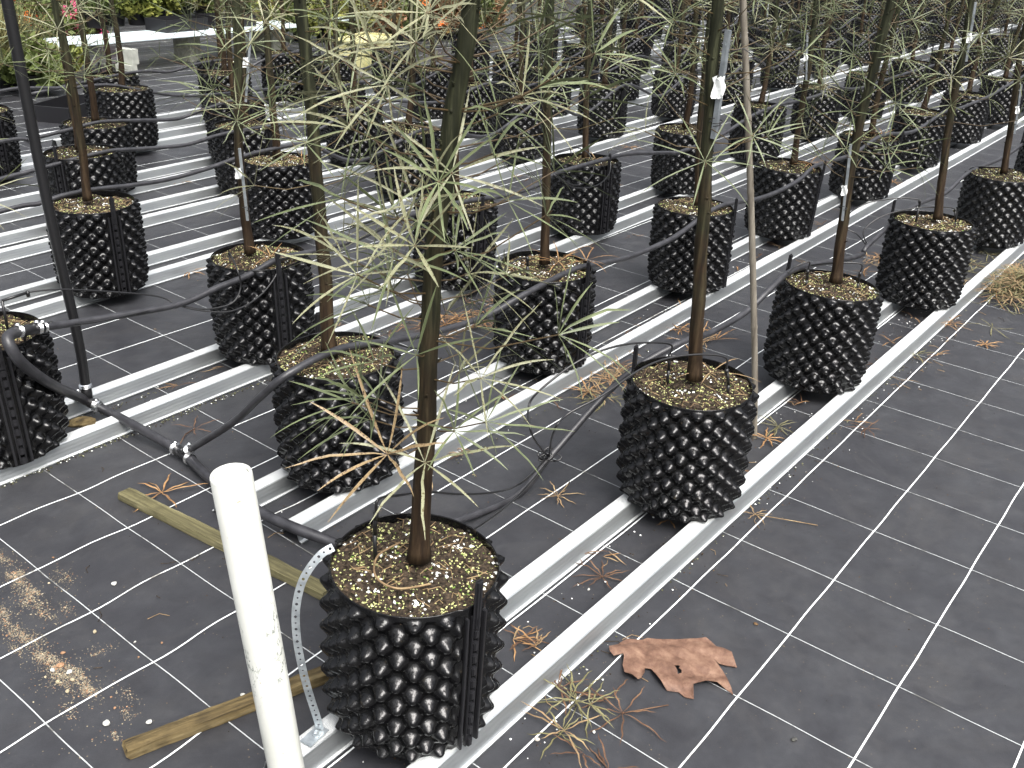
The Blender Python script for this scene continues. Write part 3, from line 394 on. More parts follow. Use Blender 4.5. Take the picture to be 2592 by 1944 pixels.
# ------------------------------------------------------------------ pots
POT_H, POT_R = .345, .160
def pot_wall(nsub, seam=True, seed=0):
    HC = 36; s_ = 2*math.pi/HC; pitch = .0267; HR = 13
    na = HC*nsub; nz = HR*nsub
    a = np.arange(na)*2*math.pi/na; z = np.linspace(0, 1, nz+1)*POT_H
    A, Z = np.meshgrid(a, z)
    # studs stand on a staggered lattice: each is a blunt pyramid whose wide upper facet faces the sky
    da, dz = A/s_, (Z-.004)/pitch
    rngn = np.random.RandomState(seed+50)
    def stud(off):
        ia = np.round((da-off)/2)*2+off; iz = np.round((dz-off)/2)*2+off
        jit = .06*np.sin(ia*12.9+iz*78.2+seed); ja = .05*np.sin(ia*37.1+iz*11.3+seed)
        u, w_ = np.abs(da-ia-ja)*1.20, dz-iz-.10-jit*.5
        w_ = np.where(w_ > 0, w_*1.12, -w_*1.02)
        return np.clip(1-np.power(u**2.6+w_**2.6, 1/2.6)*1.04, 0, 1)
    e = np.maximum(stud(0), stud(1))
    out = np.power(np.minimum(e, .80)/.80, 1.35)*.0222-.004
    k3 = np.array([.25,.5,.25])
    out = sum(w0*np.roll(out, q, axis=1) for w0, q in zip(k3, (-1,0,1)))
    out[1:-1] = .25*out[:-2]+.5*out[1:-1]+.25*out[2:]
    fade = np.clip((POT_H-.003-Z)/.012, 0, 1)*np.clip((Z+.004)/.012, 0, 1)
    d = np.minimum(np.abs((A-math.pi) % (2*math.pi)), 9)
    d = np.abs(((A-0+math.pi) % (2*math.pi))-math.pi)          # angle from the seam at azimuth 0
    sm = np.clip((d-.17)/.05, 0, 1)
    out = out*fade*sm
    belly = .004*np.sin(Z/POT_H*math.pi) - .010*np.clip((.05-Z)/.05, 0, 1)
    # spikes tilt slightly upward
    zz = Z + np.clip(out, 0, 1)*.12
    R = POT_R+out+belly + np.where(sm < 1, .004, 0)*(1-sm)
    rng = np.random.RandomState(seed)
    R = R*(1+.010*np.sin(2*A+rng.rand()*6)+.006*np.sin(3*A+rng.rand()*6+Z*5))
    v = np.stack([R*np.cos(A), R*np.sin(A), zz], -1).reshape(-1,3)
    i = np.arange(nz)[:,None]*na; j = np.arange(na)[None,:]; j2 = (j+1) % na
    f = np.stack([i+j, i+j2, i+na+j2, i+na+j], -1).reshape(-1,4)
    v = v.tolist(); f = [tuple(q) for q in f.tolist()]
    top = nz*na
    # inner lip and inside wall, down to below the soil
    nb = len(v)
    rimR = R[-1]
    for dr, dz in ((-.0006,.0012),(-.0022,.0012),(-.0028,-.001),(-.004,-.035)):
        for q in range(na): v.append(((rimR[q]+dr)*math.cos(a[q]), (rimR[q]+dr)*math.sin(a[q]), POT_H+dz))
    for lv in range(4):
        a0 = top if lv == 0 else nb+(lv-1)*na; b0 = nb+lv*na
        for q in range(na): f.append((a0+q, a0+(q+1)%na, b0+(q+1)%na, b0+q))
    v.append((0,0,.004)); cb = len(v)-1
    for q in range(na): f.append(((q+1)%na, q, cb))
    return v, f
def pot_mesh(nsub, seed):
    v, f = pot_wall(nsub, seed=seed); return mesh('pot', v, f, 'pot')
def clip_mesh(high):
    m = MB(); R = POT_R+.004
    # overlap strip of the wall: ribs and the row of square plugs
    for da, w_, h_ in ((-.12,.006,.010),(-.045,.004,.008),(.045,.004,.008),(.13,.007,.011)):
        rr = R+.004
        m.bbox((rr*math.cos(da), rr*math.sin(da), POT_H*.5-.004), (h_, w_, POT_H-.03), .0012, da)
    n = 11
    for k in range(n):
        z = .02+k*(POT_H-.05)/(n-1)
        m.bbox((R+.006, 0, z), (.012,.011,.019), .0018)
    if high:
        m.bbox((R+.007, 0, POT_H+.005), (.010,.019,.11), .0045)
        m.bbox((R+.0115, 0, POT_H+.003), (.004,.004,.10), .0012)
    return m.mesh('seam_clip', ['clip'], smooth=False)
def soil_mesh(seed, chips):
    r_ = random.Random(seed); m = MB(); n = 40; rings = 12; v = [(0,0,.012)]; f = []
    ph = [r_.uniform(0,6.28) for _ in range(6)]
    H = lambda x,y: .005*math.sin(x*38+ph[0])*math.sin(y*33+ph[1])+.003*math.sin(x*90+ph[2])+.003*math.sin(y*85+ph[3])+.010*max(0,1-math.hypot(x,y)/.09)
    for k in range(1, rings+1):
        rr = .1575*k/rings
        for j in range(n):
            a = 2*math.pi*j/n; x, y = rr*math.cos(a), rr*math.sin(a); v.append((x,y,H(x,y)))
    for j in range(n): f.append((0, 1+j, 1+(j+1)%n))
    for k in range(rings-1):
        for j in range(n): f.append((1+k*n+j, 1+(k+1)*n+j, 1+(k+1)*n+(j+1)%n, 1+k*n+(j+1)%n))
    m.add(v, f, 0)
    for _ in range(chips):
        a = r_.uniform(0,6.28); rr = .154*math.sqrt(r_.random()); x, y = rr*math.cos(a), rr*math.sin(a)
        k = r_.random()
        cl = math.sin(x*47+ph[4])*math.sin(y*41+ph[5])
        if k < .36+.2*cl: m.lump((x,y,H(x,y)+.0013), r_.uniform(.0013,.0034), 1, .75, r_)
        elif k < .364: m.lump((x,y,H(x,y)+.002), r_.uniform(.0015,.0048), 2, .75, r_)
        elif k < .97: m.lump((x,y,H(x,y)+.001), r_.uniform(.003,.0085), 3, .5, r_, .5)
        else: m.lump((x,y,H(x,y)+.001), r_.uniform(.002,.005), 4, .5, r_, .5)
    for _ in range(chips//60):     # little dry shreds
        a = r_.uniform(0,6.28); rr = .13*math.sqrt(r_.random()); x, y = rr*math.cos(a), rr*math.sin(a); b = r_.uniform(0,6.28); L = r_.uniform(.015,.05)
        m.tube([(x,y,H(x,y)+.004),(x+L/2*math.cos(b),y+L/2*math.sin(b),.012),(x+L*math.cos(b+.5),y+L*math.sin(b+.5),.006)], .0009, 3, 5)
    return m.mesh('soil', ['soil','perlite','white','bark','moss','dry_t'], smooth=False)

# ------------------------------------------------------------------ false aralia foliage
def leaflet(m, o, dirv, up, L, wd, seg, mi, r_, droop=.35, wavy=0.0):
    """narrow saw-edged leaflet: a V-folded strip that droops toward its tip"""
    d_ = Vector(dirv).normalized(); upv = (Vector(up)-d_*d_.dot(Vector(up))).normalized(); side = d_.cross(upv)
    p = Vector(o); st = L/seg; v = []; uv = []
    bend = r_.uniform(-.25,.25)
    for i in range(seg+1):
        s_ = i/seg
        pr = [.18,.62,.95,1.0,.86,.6,.08]; x = s_*6; k = min(int(x),5); wi = wd*(pr[k]+(pr[k+1]-pr[k])*(x-k))*.5
        off = wavy*math.sin(s_*14+bend*9)
        v += [p+side*(wi+off)+upv*(.30*wi), p+side*off, p-side*(wi-off)+upv*(.30*wi)]; uv += [(0,s_),(.5,s_),(1,s_)]
        g_ = droop/seg*(.3+1.5*s_)
        d_ = (d_+Vector((0,0,-g_))+side*(bend/seg)).normalized(); p = p+d_*st
        upv = (upv-d_*upv.dot(d_)).normalized(); side = d_.cross(upv)
    f = []
    for i in range(seg):
        b = 3*i; f += [(b,b+3,b+4,b+1),(b+1,b+4,b+5,b+2)]
    m.add(v, f, mi, uv)
def compound(m, o, hub, nl, L, wd, seg, mi, r_, petr=.0013, droop=.35, stem=True):
    o = Vector(o); hub = Vector(hub); ax = (hub-o)
    ax = ax.normalized() if ax.length > 1e-4 else Vector((0,0,1))
    if stem:
        midp = (o+hub)/2 - Vector((0,0,.08*(hub-o).length))
        m.tube([o, midp, hub], [petr*1.25, petr, petr*.9], 4, 3, cap=False)
        m.lump(hub, petr*2.0, 3, 1, r_)
    ax = (ax+Vector((0,0,r_.uniform(.25,.9)))).normalized()
    t1 = ax.orthogonal().normalized(); t2 = ax.cross(t1)
    a0 = r_.uniform(0,6.28); pol0 = r_.uniform(.9,1.38)
    for k in range(nl):
        a = a0+2*math.pi*k/nl+r_.uniform(-.16,.16); po = pol0+r_.uniform(-.18,.18)
        dv = ax*math.cos(po)+(t1*math.cos(a)+t2*math.sin(a))*math.sin(po)
        leaflet(m, hub, dv, ax, L*r_.uniform(.72,1.1)*(1.0 if dv.z > -.4 else .85), wd*r_.uniform(.8,1.15), seg, mi, r_, droop*r_.uniform(.4,1.5), .0 if r_.random() < .7 else .0012)
def foliage(seed, path, z0, z1, step, L, wd, seg, mats, hubs=(), pale=.2, rmax=.16, nl=(7,10), rusty=()):
    """path(z) -> trunk centre at height z (pot frame)"""
    r_ = random.Random(seed); m = MB(); z = z0; az = r_.uniform(0,6.28)
    for hi, h in enumerate(hubs):
        h = Vector(h); c = path(h.z-.03); zz = h.z-min(.05,.35*math.hypot(h.x-c.x,h.y-c.y))
        c = path(max(zz,.42)); low = h.z < .66
        rust = hi in rusty
        compound(m, c, h, r_.randint(6,9), L*(1.2 if rust else 1.12 if low else 1.0)*r_.uniform(.9,1.15), wd*(1.25 if rust else 1.15 if low else 1.0), seg+1, 2 if rust else (1 if r_.random() < (.95 if low else pale) else 0), r_, droop=.35)
    while z < z1:
        az += 2.4+r_.uniform(-.4,.4); q = (z-z0)/(z1-z0)
        R = rmax*(.55+.65*r_.random())*(1-.35*q); el = r_.uniform(.0,.5)+.25*q
        c = path(z); h = c+Vector((R*math.cos(az)*math.cos(el), R*math.sin(az)*math.cos(el), R*math.sin(el)))
        compound(m, c, h, r_.randint(*nl), L*r_.uniform(.75,1.15)*(1-.25*q), wd, seg, 1 if r_.random() < pale else 0, r_, droop=r_.uniform(.05,.5))
        z += step*r_.uniform(.6,1.4)
    return m.mesh('foliage', mats, smooth=True, uv=True)
def path_from(pts):
    P = [Vector(p) for p in pts]
    if P[0].z > .37: P[0] = Vector((P[0].x,P[0].y,.365))
    dz = P[-1]-P[-2]; dirn = Vector((dz.x*.5,dz.y*.5,dz.z)).normalized()
    while P[-1].z < 2.2: P.append(P[-1]+dirn*.2)
    def fn(z):
        for a, b in zip(P, P[1:]):
            if z <= b.z: u = (z-a.z)/(b.z-a.z); return a+(b-a)*max(0,u)
        return P[-1]
    return fn
def trunk_mesh(seed, path, r0, r1, ztop):
    r_ = random.Random(seed); m = MB(); pts = []; rs = []; z = .355
    while z < ztop:
        q = (z-.355)/(ztop-.355); p = path(z)
        w1 = sum(path(z+dz).x for dz in (-.05,0,.05))/3; w2 = sum(path(z+dz).y for dz in (-.05,0,.05))/3
        pts.append((w1+.0012*math.sin(z*31+seed), w2+.0012*math.cos(z*27), z)); rs.append((r0+(r1-r0)*q)*(1+.30*math.exp(-(z-.355)/.03))*r_.uniform(.97,1.03)); z += .022
    m.tube(pts, rs, 10)
    z = .5
    while z < ztop:            # leaf scars and stubs
        az = r_.uniform(0,6.28); q = (z-.355)/(ztop-.355); R = r0+(r1-r0)*q; c = path(z)
        m.lump(c+Vector((math.cos(az)*R*.92, math.sin(az)*R*.92, 0)), R*.30, 0, 1.0, r_)
        if r_.random() < .35: m.tube([c+Vector((math.cos(az)*R*.8,math.sin(az)*R*.8,0)), c+Vector((math.cos(az)*R*1.5,math.sin(az)*R*1.5,.006))], [.0022,.0014], 5)
        z += r_.uniform(.025,.06)
    return m.mesh('trunk', ['trunk'], smooth=True)

pots_near = [pot_mesh(8, 1), pot_mesh(8, 2)]; pots_far = [pot_mesh(5, 3), pot_mesh(5, 4)]
clipH, clipL = clip_mesh(True), clip_mesh(False)
soils_near = [soil_mesh(1, 3800), soil_mesh(2, 2800), soil_mesh(3, 2800)]; soils_far = [soil_mesh(4, 700), soil_mesh(5, 700)]
def gen_path(seed):
    r_ = random.Random(seed); a, b = r_.uniform(-.03,.03), r_.uniform(-.03,.03); c, e = r_.uniform(-.02,.02), r_.uniform(-.02,.02)
    return path_from([(0,0,.37)]+[(a*(z-.37)/1.0+c*math.sin(z*3), b*(z-.37)/1.0+e*math.sin(z*2.6+1), z) for z in (.55,.75,.95,1.15,1.4,1.7,1.95)])
LM = ['leaf','leaf_pale','leaf_rust','petiole']; LF = ['leaf_dark','leaf_pale','leaf_rust','petiole']
variants = []
for k in range(8):
    pf = gen_path(100+k); q = k % 4
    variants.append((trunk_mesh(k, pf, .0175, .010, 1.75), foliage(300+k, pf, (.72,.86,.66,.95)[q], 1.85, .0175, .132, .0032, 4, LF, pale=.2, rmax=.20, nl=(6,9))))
seam = {(0,0):-96,(0,1):95,(0,2):83,(0,3):91,(0,4):-85,(1,0):64,(1,1):-88,(1,2):-76,(1,3):-80,(1,4):-78,(2,0):-100,(2,1):-106,(2,3):-105,(2,2):-100,(1,5):-78,(1,6):-80,(1,7):-80,(3,0):-95,(3,1):60}
custom = {(0,0):'A1',(0,1):'A2',(0,2):'A3',(0,3):'A4',(0,4):'A5',(1,0):'B1',(1,1):'B2',(1,2):'B3',(1,3):'B4',(2,1):'C1',(2,3):'C3',(3,0):'D1'}
fstart = {'A1':9,'A2':.93,'A3':.70,'A4':.74,'A5':.80,'B1':.80,'B2':.80,'B3':.78,'B4':.72,'C1':.78,'C3':.75,'D1':.78}
NEARLAB = {(0,0):"largest potted tree, nearest the camera, its black studded pot beside the white plastic pipe",
 (0,1):"potted tree in studded black pot with the bamboo cane standing right behind it",
 (0,2):"potted tree third from the near end of the front row, its pot slightly tilted",
 (0,3):"potted tree in studded pot just left of the heap of cut leaves",
 (0,4):'potted tree cut by the right edge of the photo in the front row',
 (1,0):"potted tree just left behind the nearest trunk, a hose crossing its soil",
 (1,1):"potted tree in studded pot right of the nearest trunk, dry orange leaves over its soil",
 (2,0):"potted tree cut by the left edge, the header pipe bending down over its pot",
 (2,1):"potted tree left of the nearest tree, thin drip tubes looping down its pot",
 (3,0):'potted tree in a studded pot just right of the black upright pipe at the left',
 (2,3):"potted tree in mid photo with two thin tubes hanging in hoops on its pot"}
OPEN = 'open black ground'
for i, row in enumerate(ROWS):
    for j, (x, y) in enumerate(row):
        rr = random.Random(i*100+j); near = (x*x+y*y) < 22
        key = (i,j)
        lab = NEARLAB.get(key, 'slender tree in black studded pot, %s from left in the %s row from the aisle' % (ROWN[min(j,20)], ROWN[i]))
        tilt = (rr.uniform(-.028,.028), rr.uniform(-.028,.028), 0)
        if key == (0,1): tilt = (0, -.02, 0)
        if key == (0,2): tilt = (.02, .035, 0)
        rz = rr.uniform(0, 6.283) if key not in custom else 0
        t_ = thing('potted_tree', lab, 'potted tree', (x,y,.0455), 0, 'potted trees in studded black pots', rot=tilt)
        sa = math.radians(seam.get(key, rr.choice([-85,-90,-100,-80,80,95,rr.uniform(0,360)])))
        pm = (pots_near if near else pots_far)[(i+j)%2]
        p_ = ob('pot', pm, t_, (0,0,0), (0,0,sa))
        ob('seam_clip', clipH if rr.random() < .8 or key in seam else clipL, p_, (0,0,0), (0,0,0))
        sm_ = (soils_near[(i*2+j)%3] if near else soils_far[(i+j)%2])
        ob('soil', sm_, t_, (0,0,POT_H-rr.uniform(.009,.020)), (0,0,rr.uniform(0,6.28)))
        if key in custom:
            nm = custom[key]; pts = [(a,b,c-.0455) for a,b,c in TRUNKS[nm]]; pf = path_from(pts)
            r0 = {'A1':.0185,'A2':.0185,'A3':.018,'A4':.0165,'B1':.0185}.get(nm, .016)
            ob('trunk', trunk_mesh(i*10+j, pf, r0, r0*.6, 1.9), t_)
            if nm == 'A1':
                hb = [(a,b,c-.0455) for a,b,c in HUBS]
                fm = foliage(11, pf, .80, 1.95, .033, .142, .0045, 6, LM, hb, pale=.42, rmax=.23, rusty=(10,))
            else:
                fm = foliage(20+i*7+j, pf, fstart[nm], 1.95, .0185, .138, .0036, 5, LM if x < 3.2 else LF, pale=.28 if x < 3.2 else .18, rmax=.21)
            ob('foliage', fm, t_)
        else:
            tv, fv = variants[rr.randrange(8)]; sc = rr.uniform(.92,1.06)
            a_ = ob('trunk', tv, t_, (0,0,0), (0,0,rz)); b_ = ob('foliage', fv, t_, (0,0,0), (0,0,rz))
            for q_ in (a_, b_): q_.scale = (1,1,sc); q_.location.z = .36*(1-sc)

# ------------------------------------------------------------------ pipes and hoses
def hose(pts, r, label, mat='hose', cat='hose', name='irrigation_hose', group='black irrigation hoses along the rows', n=10):
    m = MB(); m.tube(smooth_path(pts, 6), r, n); return tag(ob(name, m.mesh(name, [mat])), label, cat, group)
def ring(m, c, d_, r, w_, mi=0, n=14):
    c = Vector(c); d_ = Vector(d_).normalized(); m.tube([c-d_*w_/2, c-d_*w_/4, c+d_*w_/4, c+d_*w_/2], [r*.93, r, r, r*.93], n, mi)
hp = HEADER[:12]+[[1.352,1.50,.03],[1.362,1.44,.032]]
t_ = thing('header_pipe', 'thick black header pipe crossing the near ends of the rails behind the white plastic pipe', 'pipe', hp[5])
L0_ = Vector(hp[5])
loc = lambda p: tuple(Vector(p)-L0_)
m = MB(); m.tube([Vector(p)-L0_ for p in smooth_path(hp, 6)], .0148, 12); ob('pipe', m.mesh('pipe', ['hose']), t_)
def clamp(c, d_, parent, r=.0185, w_=.012):
    m = MB(); ring(m, c, d_, r, w_); cc = Vector(c)+Vector((0,0,r+.003)); m.bbox(cc, (.012,.012,.008), .002)
    for k in range(-2,3): ring(m, Vector(c)+Vector(d_).normalized()*k*.0022, d_, r*1.05, .001)
    ob('hose_clamp', m.mesh('hose_clamp', ['steel']), parent)
c = Vector(hp[5]); dA = (Vector(hp[6])-c).normalized()
tee = MB(); tee.tube([loc(c-dA*.05), loc(c+dA*.05)], .0165, 12); tee.tube([loc(c), loc(c+Vector((0,0,.06)))], .0165, 12); ob('tee_fitting', tee.mesh('tee', ['fitting']), t_)
clamp(loc(c-dA*.045), dA, t_); clamp(loc(c+dA*.045), dA, t_); clamp(loc(c+Vector((0,0,.055))), (0,0,1), t_)
c = Vector(hp[7]); dB = (Vector(hp[8])-Vector(hp[6])).normalized(); dL = (Vector(HOSEB[1])-c).normalized()
tee = MB(); tee.tube([loc(c-dB*.045), loc(c+dB*.045)], .0162, 12); tee.tube([loc(c), loc(c+dL*.05)], .0145, 12); ob('tee_fitting', tee.mesh('tee', ['fitting']), t_)
clamp(loc(c-dB*.036), dB, t_); clamp(loc(c+dB*.036), dB, t_); clamp(loc(c+dL*.045), dL, t_, .0155)
c = Vector(HOSEC[1]); dC = (Vector(HOSEC[2])-c).normalized()
tee = MB(); tee.tube([loc(c-dC*.04), loc(c+dC*.06)], .0155, 12); ob('elbow_fitting', tee.mesh('elbow', ['fitting']), t_)
clamp(loc(c+dC*.045), dC, t_, .0165); clamp(loc(c+dC*.065), dC, t_, .0145); clamp(loc(c-dC*.02), dC, t_, .0165)
rp = [list(hp[5])]+RISER[1:]; e_ = (Vector(rp[-1])-Vector(rp[-2])).normalized(); rp.append(tuple(Vector(rp[-1])+e_*.7)); rp[0] = tuple(Vector(hp[5])+Vector((0,0,.02)))
hose(rp, .0150, 'black upright pipe rising from the header pipe out of the top left of the photo', 'fitting', 'pipe', 'riser_pipe', 'upright black pipe', 12)
hA = [(1.362,1.45,.033),(1.42,1.42,.06)]+HOSEA; e_ = Vector(HOSEA[-1]); hA.append((e_.x+.8, e_.y, e_.z+.02))
hose(hA, .0104, "black hose along the first pot row, rising beside the nearest pot")
hB = HOSEB[:]; e_ = Vector(hB[-1]); hB += [(e_.x+.6,e_.y+.05,.40),(e_.x+1.3,e_.y+.06,.43)]
hose(hB, .0104, 'black hose leaving the lower tee and crossing over the pots of the second row')
hC = HOSEC[:]; e_ = Vector(hC[-1]); hC += [(e_.x+.6,e_.y+.02,.42),(e_.x+1.7,e_.y+.05,.42),(e_.x+2.8,e_.y+.06,.42)]
hose(hC, .0104, 'black hose clamped at the left edge and running over the third row of pots')
def extend(pts, row):
    pts = [list(p) for p in pts]; x, y, z = pts[-1]; rr = random.Random(int(y*10))
    for (px, py) in row:
        if px > x+.5 and px < 16: pts += [[px-.5, py-.16, .405-rr.uniform(.06,.14)], [px, py-.165, .415]]
    return pts
for nm, P_, ri in (('fourth',HOSED,3),('fifth',HOSEE,4),('sixth',HOSEF,5),('seventh',HOSEG,6),('eighth',HOSEH,7)):
    e0 = P_[0]; hose([(e0[0]-.7, e0[1]-.03, e0[2]-.06)]+extend(P_, ROWS[ri]), .0095, 'black hose sagging from pot to pot along the %s row from the aisle' % nm)
# drip tubes
LT = ["thin drip tube arching from the knot to the back of the bamboo cane pot",
 "thin drip tube arching from the knot to the right side of the bamboo cane pot",
 "thin drip tube running from the knot to the back left of the nearest pot",
 "thin drip tube running from the knot to the right side of the nearest pot",
 "inner thin drip tube looping up the wall of the pot left of the nearest tree",
 "outer thin drip tube looping by the seam of the pot left of the nearest tree",
 'thin black drip tube running above the hose toward the left edge of the photo',
 'thin black drip tube lying beside the hose toward the pot cut by the left edge',
 "thin drip tube arching from the second row hose into the orange leaf draped pot",
 "thin drip tube hanging in the inner hoop on the mid photo pot",
 "thin drip tube hanging in the outer hoop on the mid photo pot",
 'thin black drip tube curling across the soil just left of the nearest trunk']
LT2 = ["thin drip tube arching to the back of the fourth pot of the front row",
 "thin drip tube reaching the right side of the fourth pot of the front row",
 'short drip stake at the back left of the third pot of the front row', "short drip stake at the right of the third pot of the front row"]
kd = Vector(TUBES[0][0])
for P_, lb in zip(TUBES+TUBES2, LT+LT2):
    t_ = thing('drip_tube', lb, 'drip tube', P_[0], 0, 'thin drip tubes'); o_ = Vector(P_[0])
    m = MB(); m.tube([q-o_ for q in smooth_path(P_, 6)], .0028, 6); ob('tube', m.mesh('tube', ['fitting']), t_)
    e_ = Vector(P_[-1])
    if e_.z > .36 and 'hoop' not in lb and 'seam' not in lb and 'loop' not in lb:
        m = MB(); m.tube([e_-o_+Vector((0,0,.0)), Vector((e_.x,e_.y,.37))-o_], .0042, 6); a_ = Vector(P_[-2])
        m.tube([a_-o_+Vector((0,0,.004)), a_-o_-Vector((0,0,.012))], .0055, 6); m.tube([a_-o_, e_-o_], .0042, 6); ob('drip_stake', m.mesh('drip_stake', ['fitting']), t_)
m = MB(); rr = random.Random(3)
for k in range(5):
    c = kd+Vector((rr.uniform(-.015,.015), rr.uniform(-.012,.012), rr.uniform(-.006,.006))); a0 = rr.uniform(0,6.28); R1, R2 = rr.uniform(.014,.026), rr.uniform(.009,.016)
    ax1 = Vector((rr.uniform(-1,1),rr.uniform(-1,1),rr.uniform(-.6,.6))).normalized(); ax2 = ax1.orthogonal().normalized()
    m.tube([c+ax1*R1*math.cos(a0+t*.45)+ax2*R2*math.sin(a0+t*.45) for t in range(15)], .0026, 6)
tag(ob('tube_knot', m.mesh('tube_knot', ['fitting'])), "black knot of coiled drip tube on the hose between the two nearest pots", 'tube knot')

# ------------------------------------------------------------------ white plastic pipe
a, b = Vector(PVC[0]), Vector(PVC[1]); dd = (b-a); Lp = dd.length
t_ = ob('plastic_pipe', None, None, a); t_.rotation_euler = dd.to_track_quat('Z','Y').to_euler(); tag(t_, 'thick white plastic pipe standing in front of the near rail ends, scratched in the middle', 'pipe')
m = MB(); R = PVCR; n = 40
prof = [(R,0),(R,Lp-.004),(R-.0012,Lp-.0008),(R-.004,Lp),(R-.0052,Lp-.0012),(R-.0052,Lp-.012),(R-.0048,Lp-.0125),(0,Lp-.0135)]
v = [(r_*math.cos(2*math.pi*j/n), r_*math.sin(2*math.pi*j/n), z) for r_, z in prof for j in range(n)]
f = [(i*n+j, i*n+(j+1)%n, (i+1)*n+(j+1)%n, (i+1)*n+j) for i in range(len(prof)-1) for j in range(n)]
m.add(v, f); ob('pipe_wall', m.mesh('pipe_wall', ['pvc']), t_)
m = MB(); 
for k in range(36):
    a_ = 2*math.pi*k/36
    m.bbox((0,0,0), (.0001,.0001,.0001), .00001) if False else None
m.tube([(0,0,Lp-.014),(0,0,Lp-.0046),(0,0,Lp-.0036)], [R-.0064,R-.0064,R-.0080], 36); ob('pipe_cap', m.mesh('pipe_cap', ['pvc']), t_)

# ------------------------------------------------------------------ perforated strap with bolt
sp = smooth_path(STRAP, 8); t_ = thing('metal_strap', "perforated metal strap bowing from the rail end up to the nearest pot rim", 'strap', STRAP[-2]); o_ = Vector(STRAP[-2])
m = MB(); W_ = .0075
view = Vector((-.70,-.72,0)); side = Vector((.72,-.70,0)).normalized()
n = len(sp)
tt = [0]
for i in range(1,n): tt.append(tt[-1]+(sp[i]-sp[i-1]).length)
# resample evenly; every fourth cell carries a hole drawn as an octagonal cut-out
def at(s_):
    for i in range(1,n):
        if s_ <= tt[i]: u = (s_-tt[i-1])/max(1e-9,tt[i]-tt[i-1]); return sp[i-1].lerp(sp[i], u)
    return sp[-1]
step = .0125; ncell = int(tt[-1]/step)
def frame(s_):
    p = at(s_); T_ = (at(min(s_+.004,tt[-1]))-at(max(s_-.004,0))).normalized(); q = side-T_*side.dot(T_)
    q.normalize()
    if s_ > tt[-1]-.06: pass
    return p, T_, q
for k in range(ncell):
    s0 = k*step; p, T_, q = frame(s0+step/2); nn = T_.cross(q).normalized(); h = step/2
    hr = .0030 if k % 2 == 0 else .0020
    outer = [(-h,-W_),(0,-W_),(h,-W_),(h,0),(h,W_),(0,W_),(-h,W_),(-h,0)]
    inner = [(hr*math.cos(a_), hr*math.sin(a_)) for a_ in [math.radians(x) for x in (225,270,315,0,45,90,135,180)]]
    def P3(u, w_, e): 
        pp, TT, qq = frame(min(max(s0+step/2+u,0),tt[-1])); return pp+qq*w_+TT.cross(qq).normalized()*e-o_
    v = [P3(u,w_,.0006) for u,w_ in outer]+[P3(u,w_,.0006) for u,w_ in inner]+[P3(u,w_,-.0006) for u,w_ in outer]+[P3(u,w_,-.0006) for u,w_ in inner]
    f = []
    for j in range(8):
        j2 = (j+1)%8; f += [(j,j2,8+j2,8+j),(16+j2,16+j,24+j,24+j2),(8+j,8+j2,24+j2,24+j)]
        if j in (0,1,4,5): f.append((j2,j,16+j,16+j2))
    m.add(v, f)
ob('strap', m.mesh('strap', ['galv'], smooth=False), t_)
m = MB(); m.bbox((-.004,.0,.0012), (.052,.028,.0022), .0006, .12); ob('end_plate', m.mesh('end_plate', ['galv'], smooth=False), t_)
m = MB(); m.tube([(0,0,.002),(0,0,.0045)], .0085, 20); m.tube([(0,0,.0045),(0,0,.008),(0,0,.0095)], [.0062,.0062,.004], 6 ); ob('bolt', m.mesh('bolt', ['galv'], smooth=False), t_)

# ------------------------------------------------------------------ timber battens and a bark chip
def batten(p0, p1, w_, h, mat, label, seed, name='timber_batten', cat='timber'):
    p0, p1 = Vector(p0), Vector(p1); r_ = random.Random(seed); d_ = (p1-p0); L = d_.length; ang = math.atan2(d_.y,d_.x)
    m = MB(); n = 26; prof = [(-.5,0),(-.5,.45),(-.47,.93),(-.40,1),(0,1.02),(.40,1),(.47,.93),(.5,.45),(.5,0)]; v = []
    for i in range(n+1):
        ex = 1 if 0 < i < n else .985
        for (a_, b_) in prof:
            jx = r_.uniform(-.004,.004) if i in (0,n) else 0
            v.append((L*i/n+jx, a_*w_*ex*(1+.03*math.sin(i*.7+seed))+r_.gauss(0,.0005), b_*h*ex+r_.gauss(0,.0005)*(b_ > .1)+.0015))
    q = len(prof); f = [(i*q+j,(i+1)*q+j,(i+1)*q+j+1,i*q+j+1) for i in range(n) for j in range(q-1)]
    f = [tuple(reversed(x)) for x in f]
    f.append(tuple(range(q-1,-1,-1))[::-1]); f.append(tuple(n*q+j for j in range(q))[::-1])
    m.add(v, f); return tag(ob(name, m.mesh(name, [mat], smooth=False), None, (p0.x,p0.y,p0.z), (0,0,ang)), label, cat)
batten((1.135,2.172,0), (1.214,1.44,0), .041, .021, 'wood', 'flat greenish weathered timber batten lying behind the white plastic pipe', 1)
batten((.640,1.372,0), (1.058,1.232,0), .034, .024, 'wood2', 'split rotting timber batten lying under the perforated strap in the foreground', 2)
m = MB()
ca, cb = Vector(CHIP[0]), Vector(CHIP[1]); dv = (cb-ca)
pts = [ca+dv*u+Vector((0,0,.006*math.sin(u*3))) for u in (-.1,.15,.35,.6,.85,1.05)]
m.tube(pts, [.005,.014,.016,.018,.016,.012], 7); 
for k in range(30): m.lump(ca+dv*RND.uniform(.3,1)+Vector((RND.gauss(0,.006),RND.gauss(0,.006),RND.gauss(0,.006))), RND.uniform(.003,.008), 0, .7)
tag(ob('wood_scrap', m.mesh('wood_scrap', ['wood2'], smooth=False)), 'rotten wood scrap lying across the rails beside the pot at the left edge', 'wood scrap')

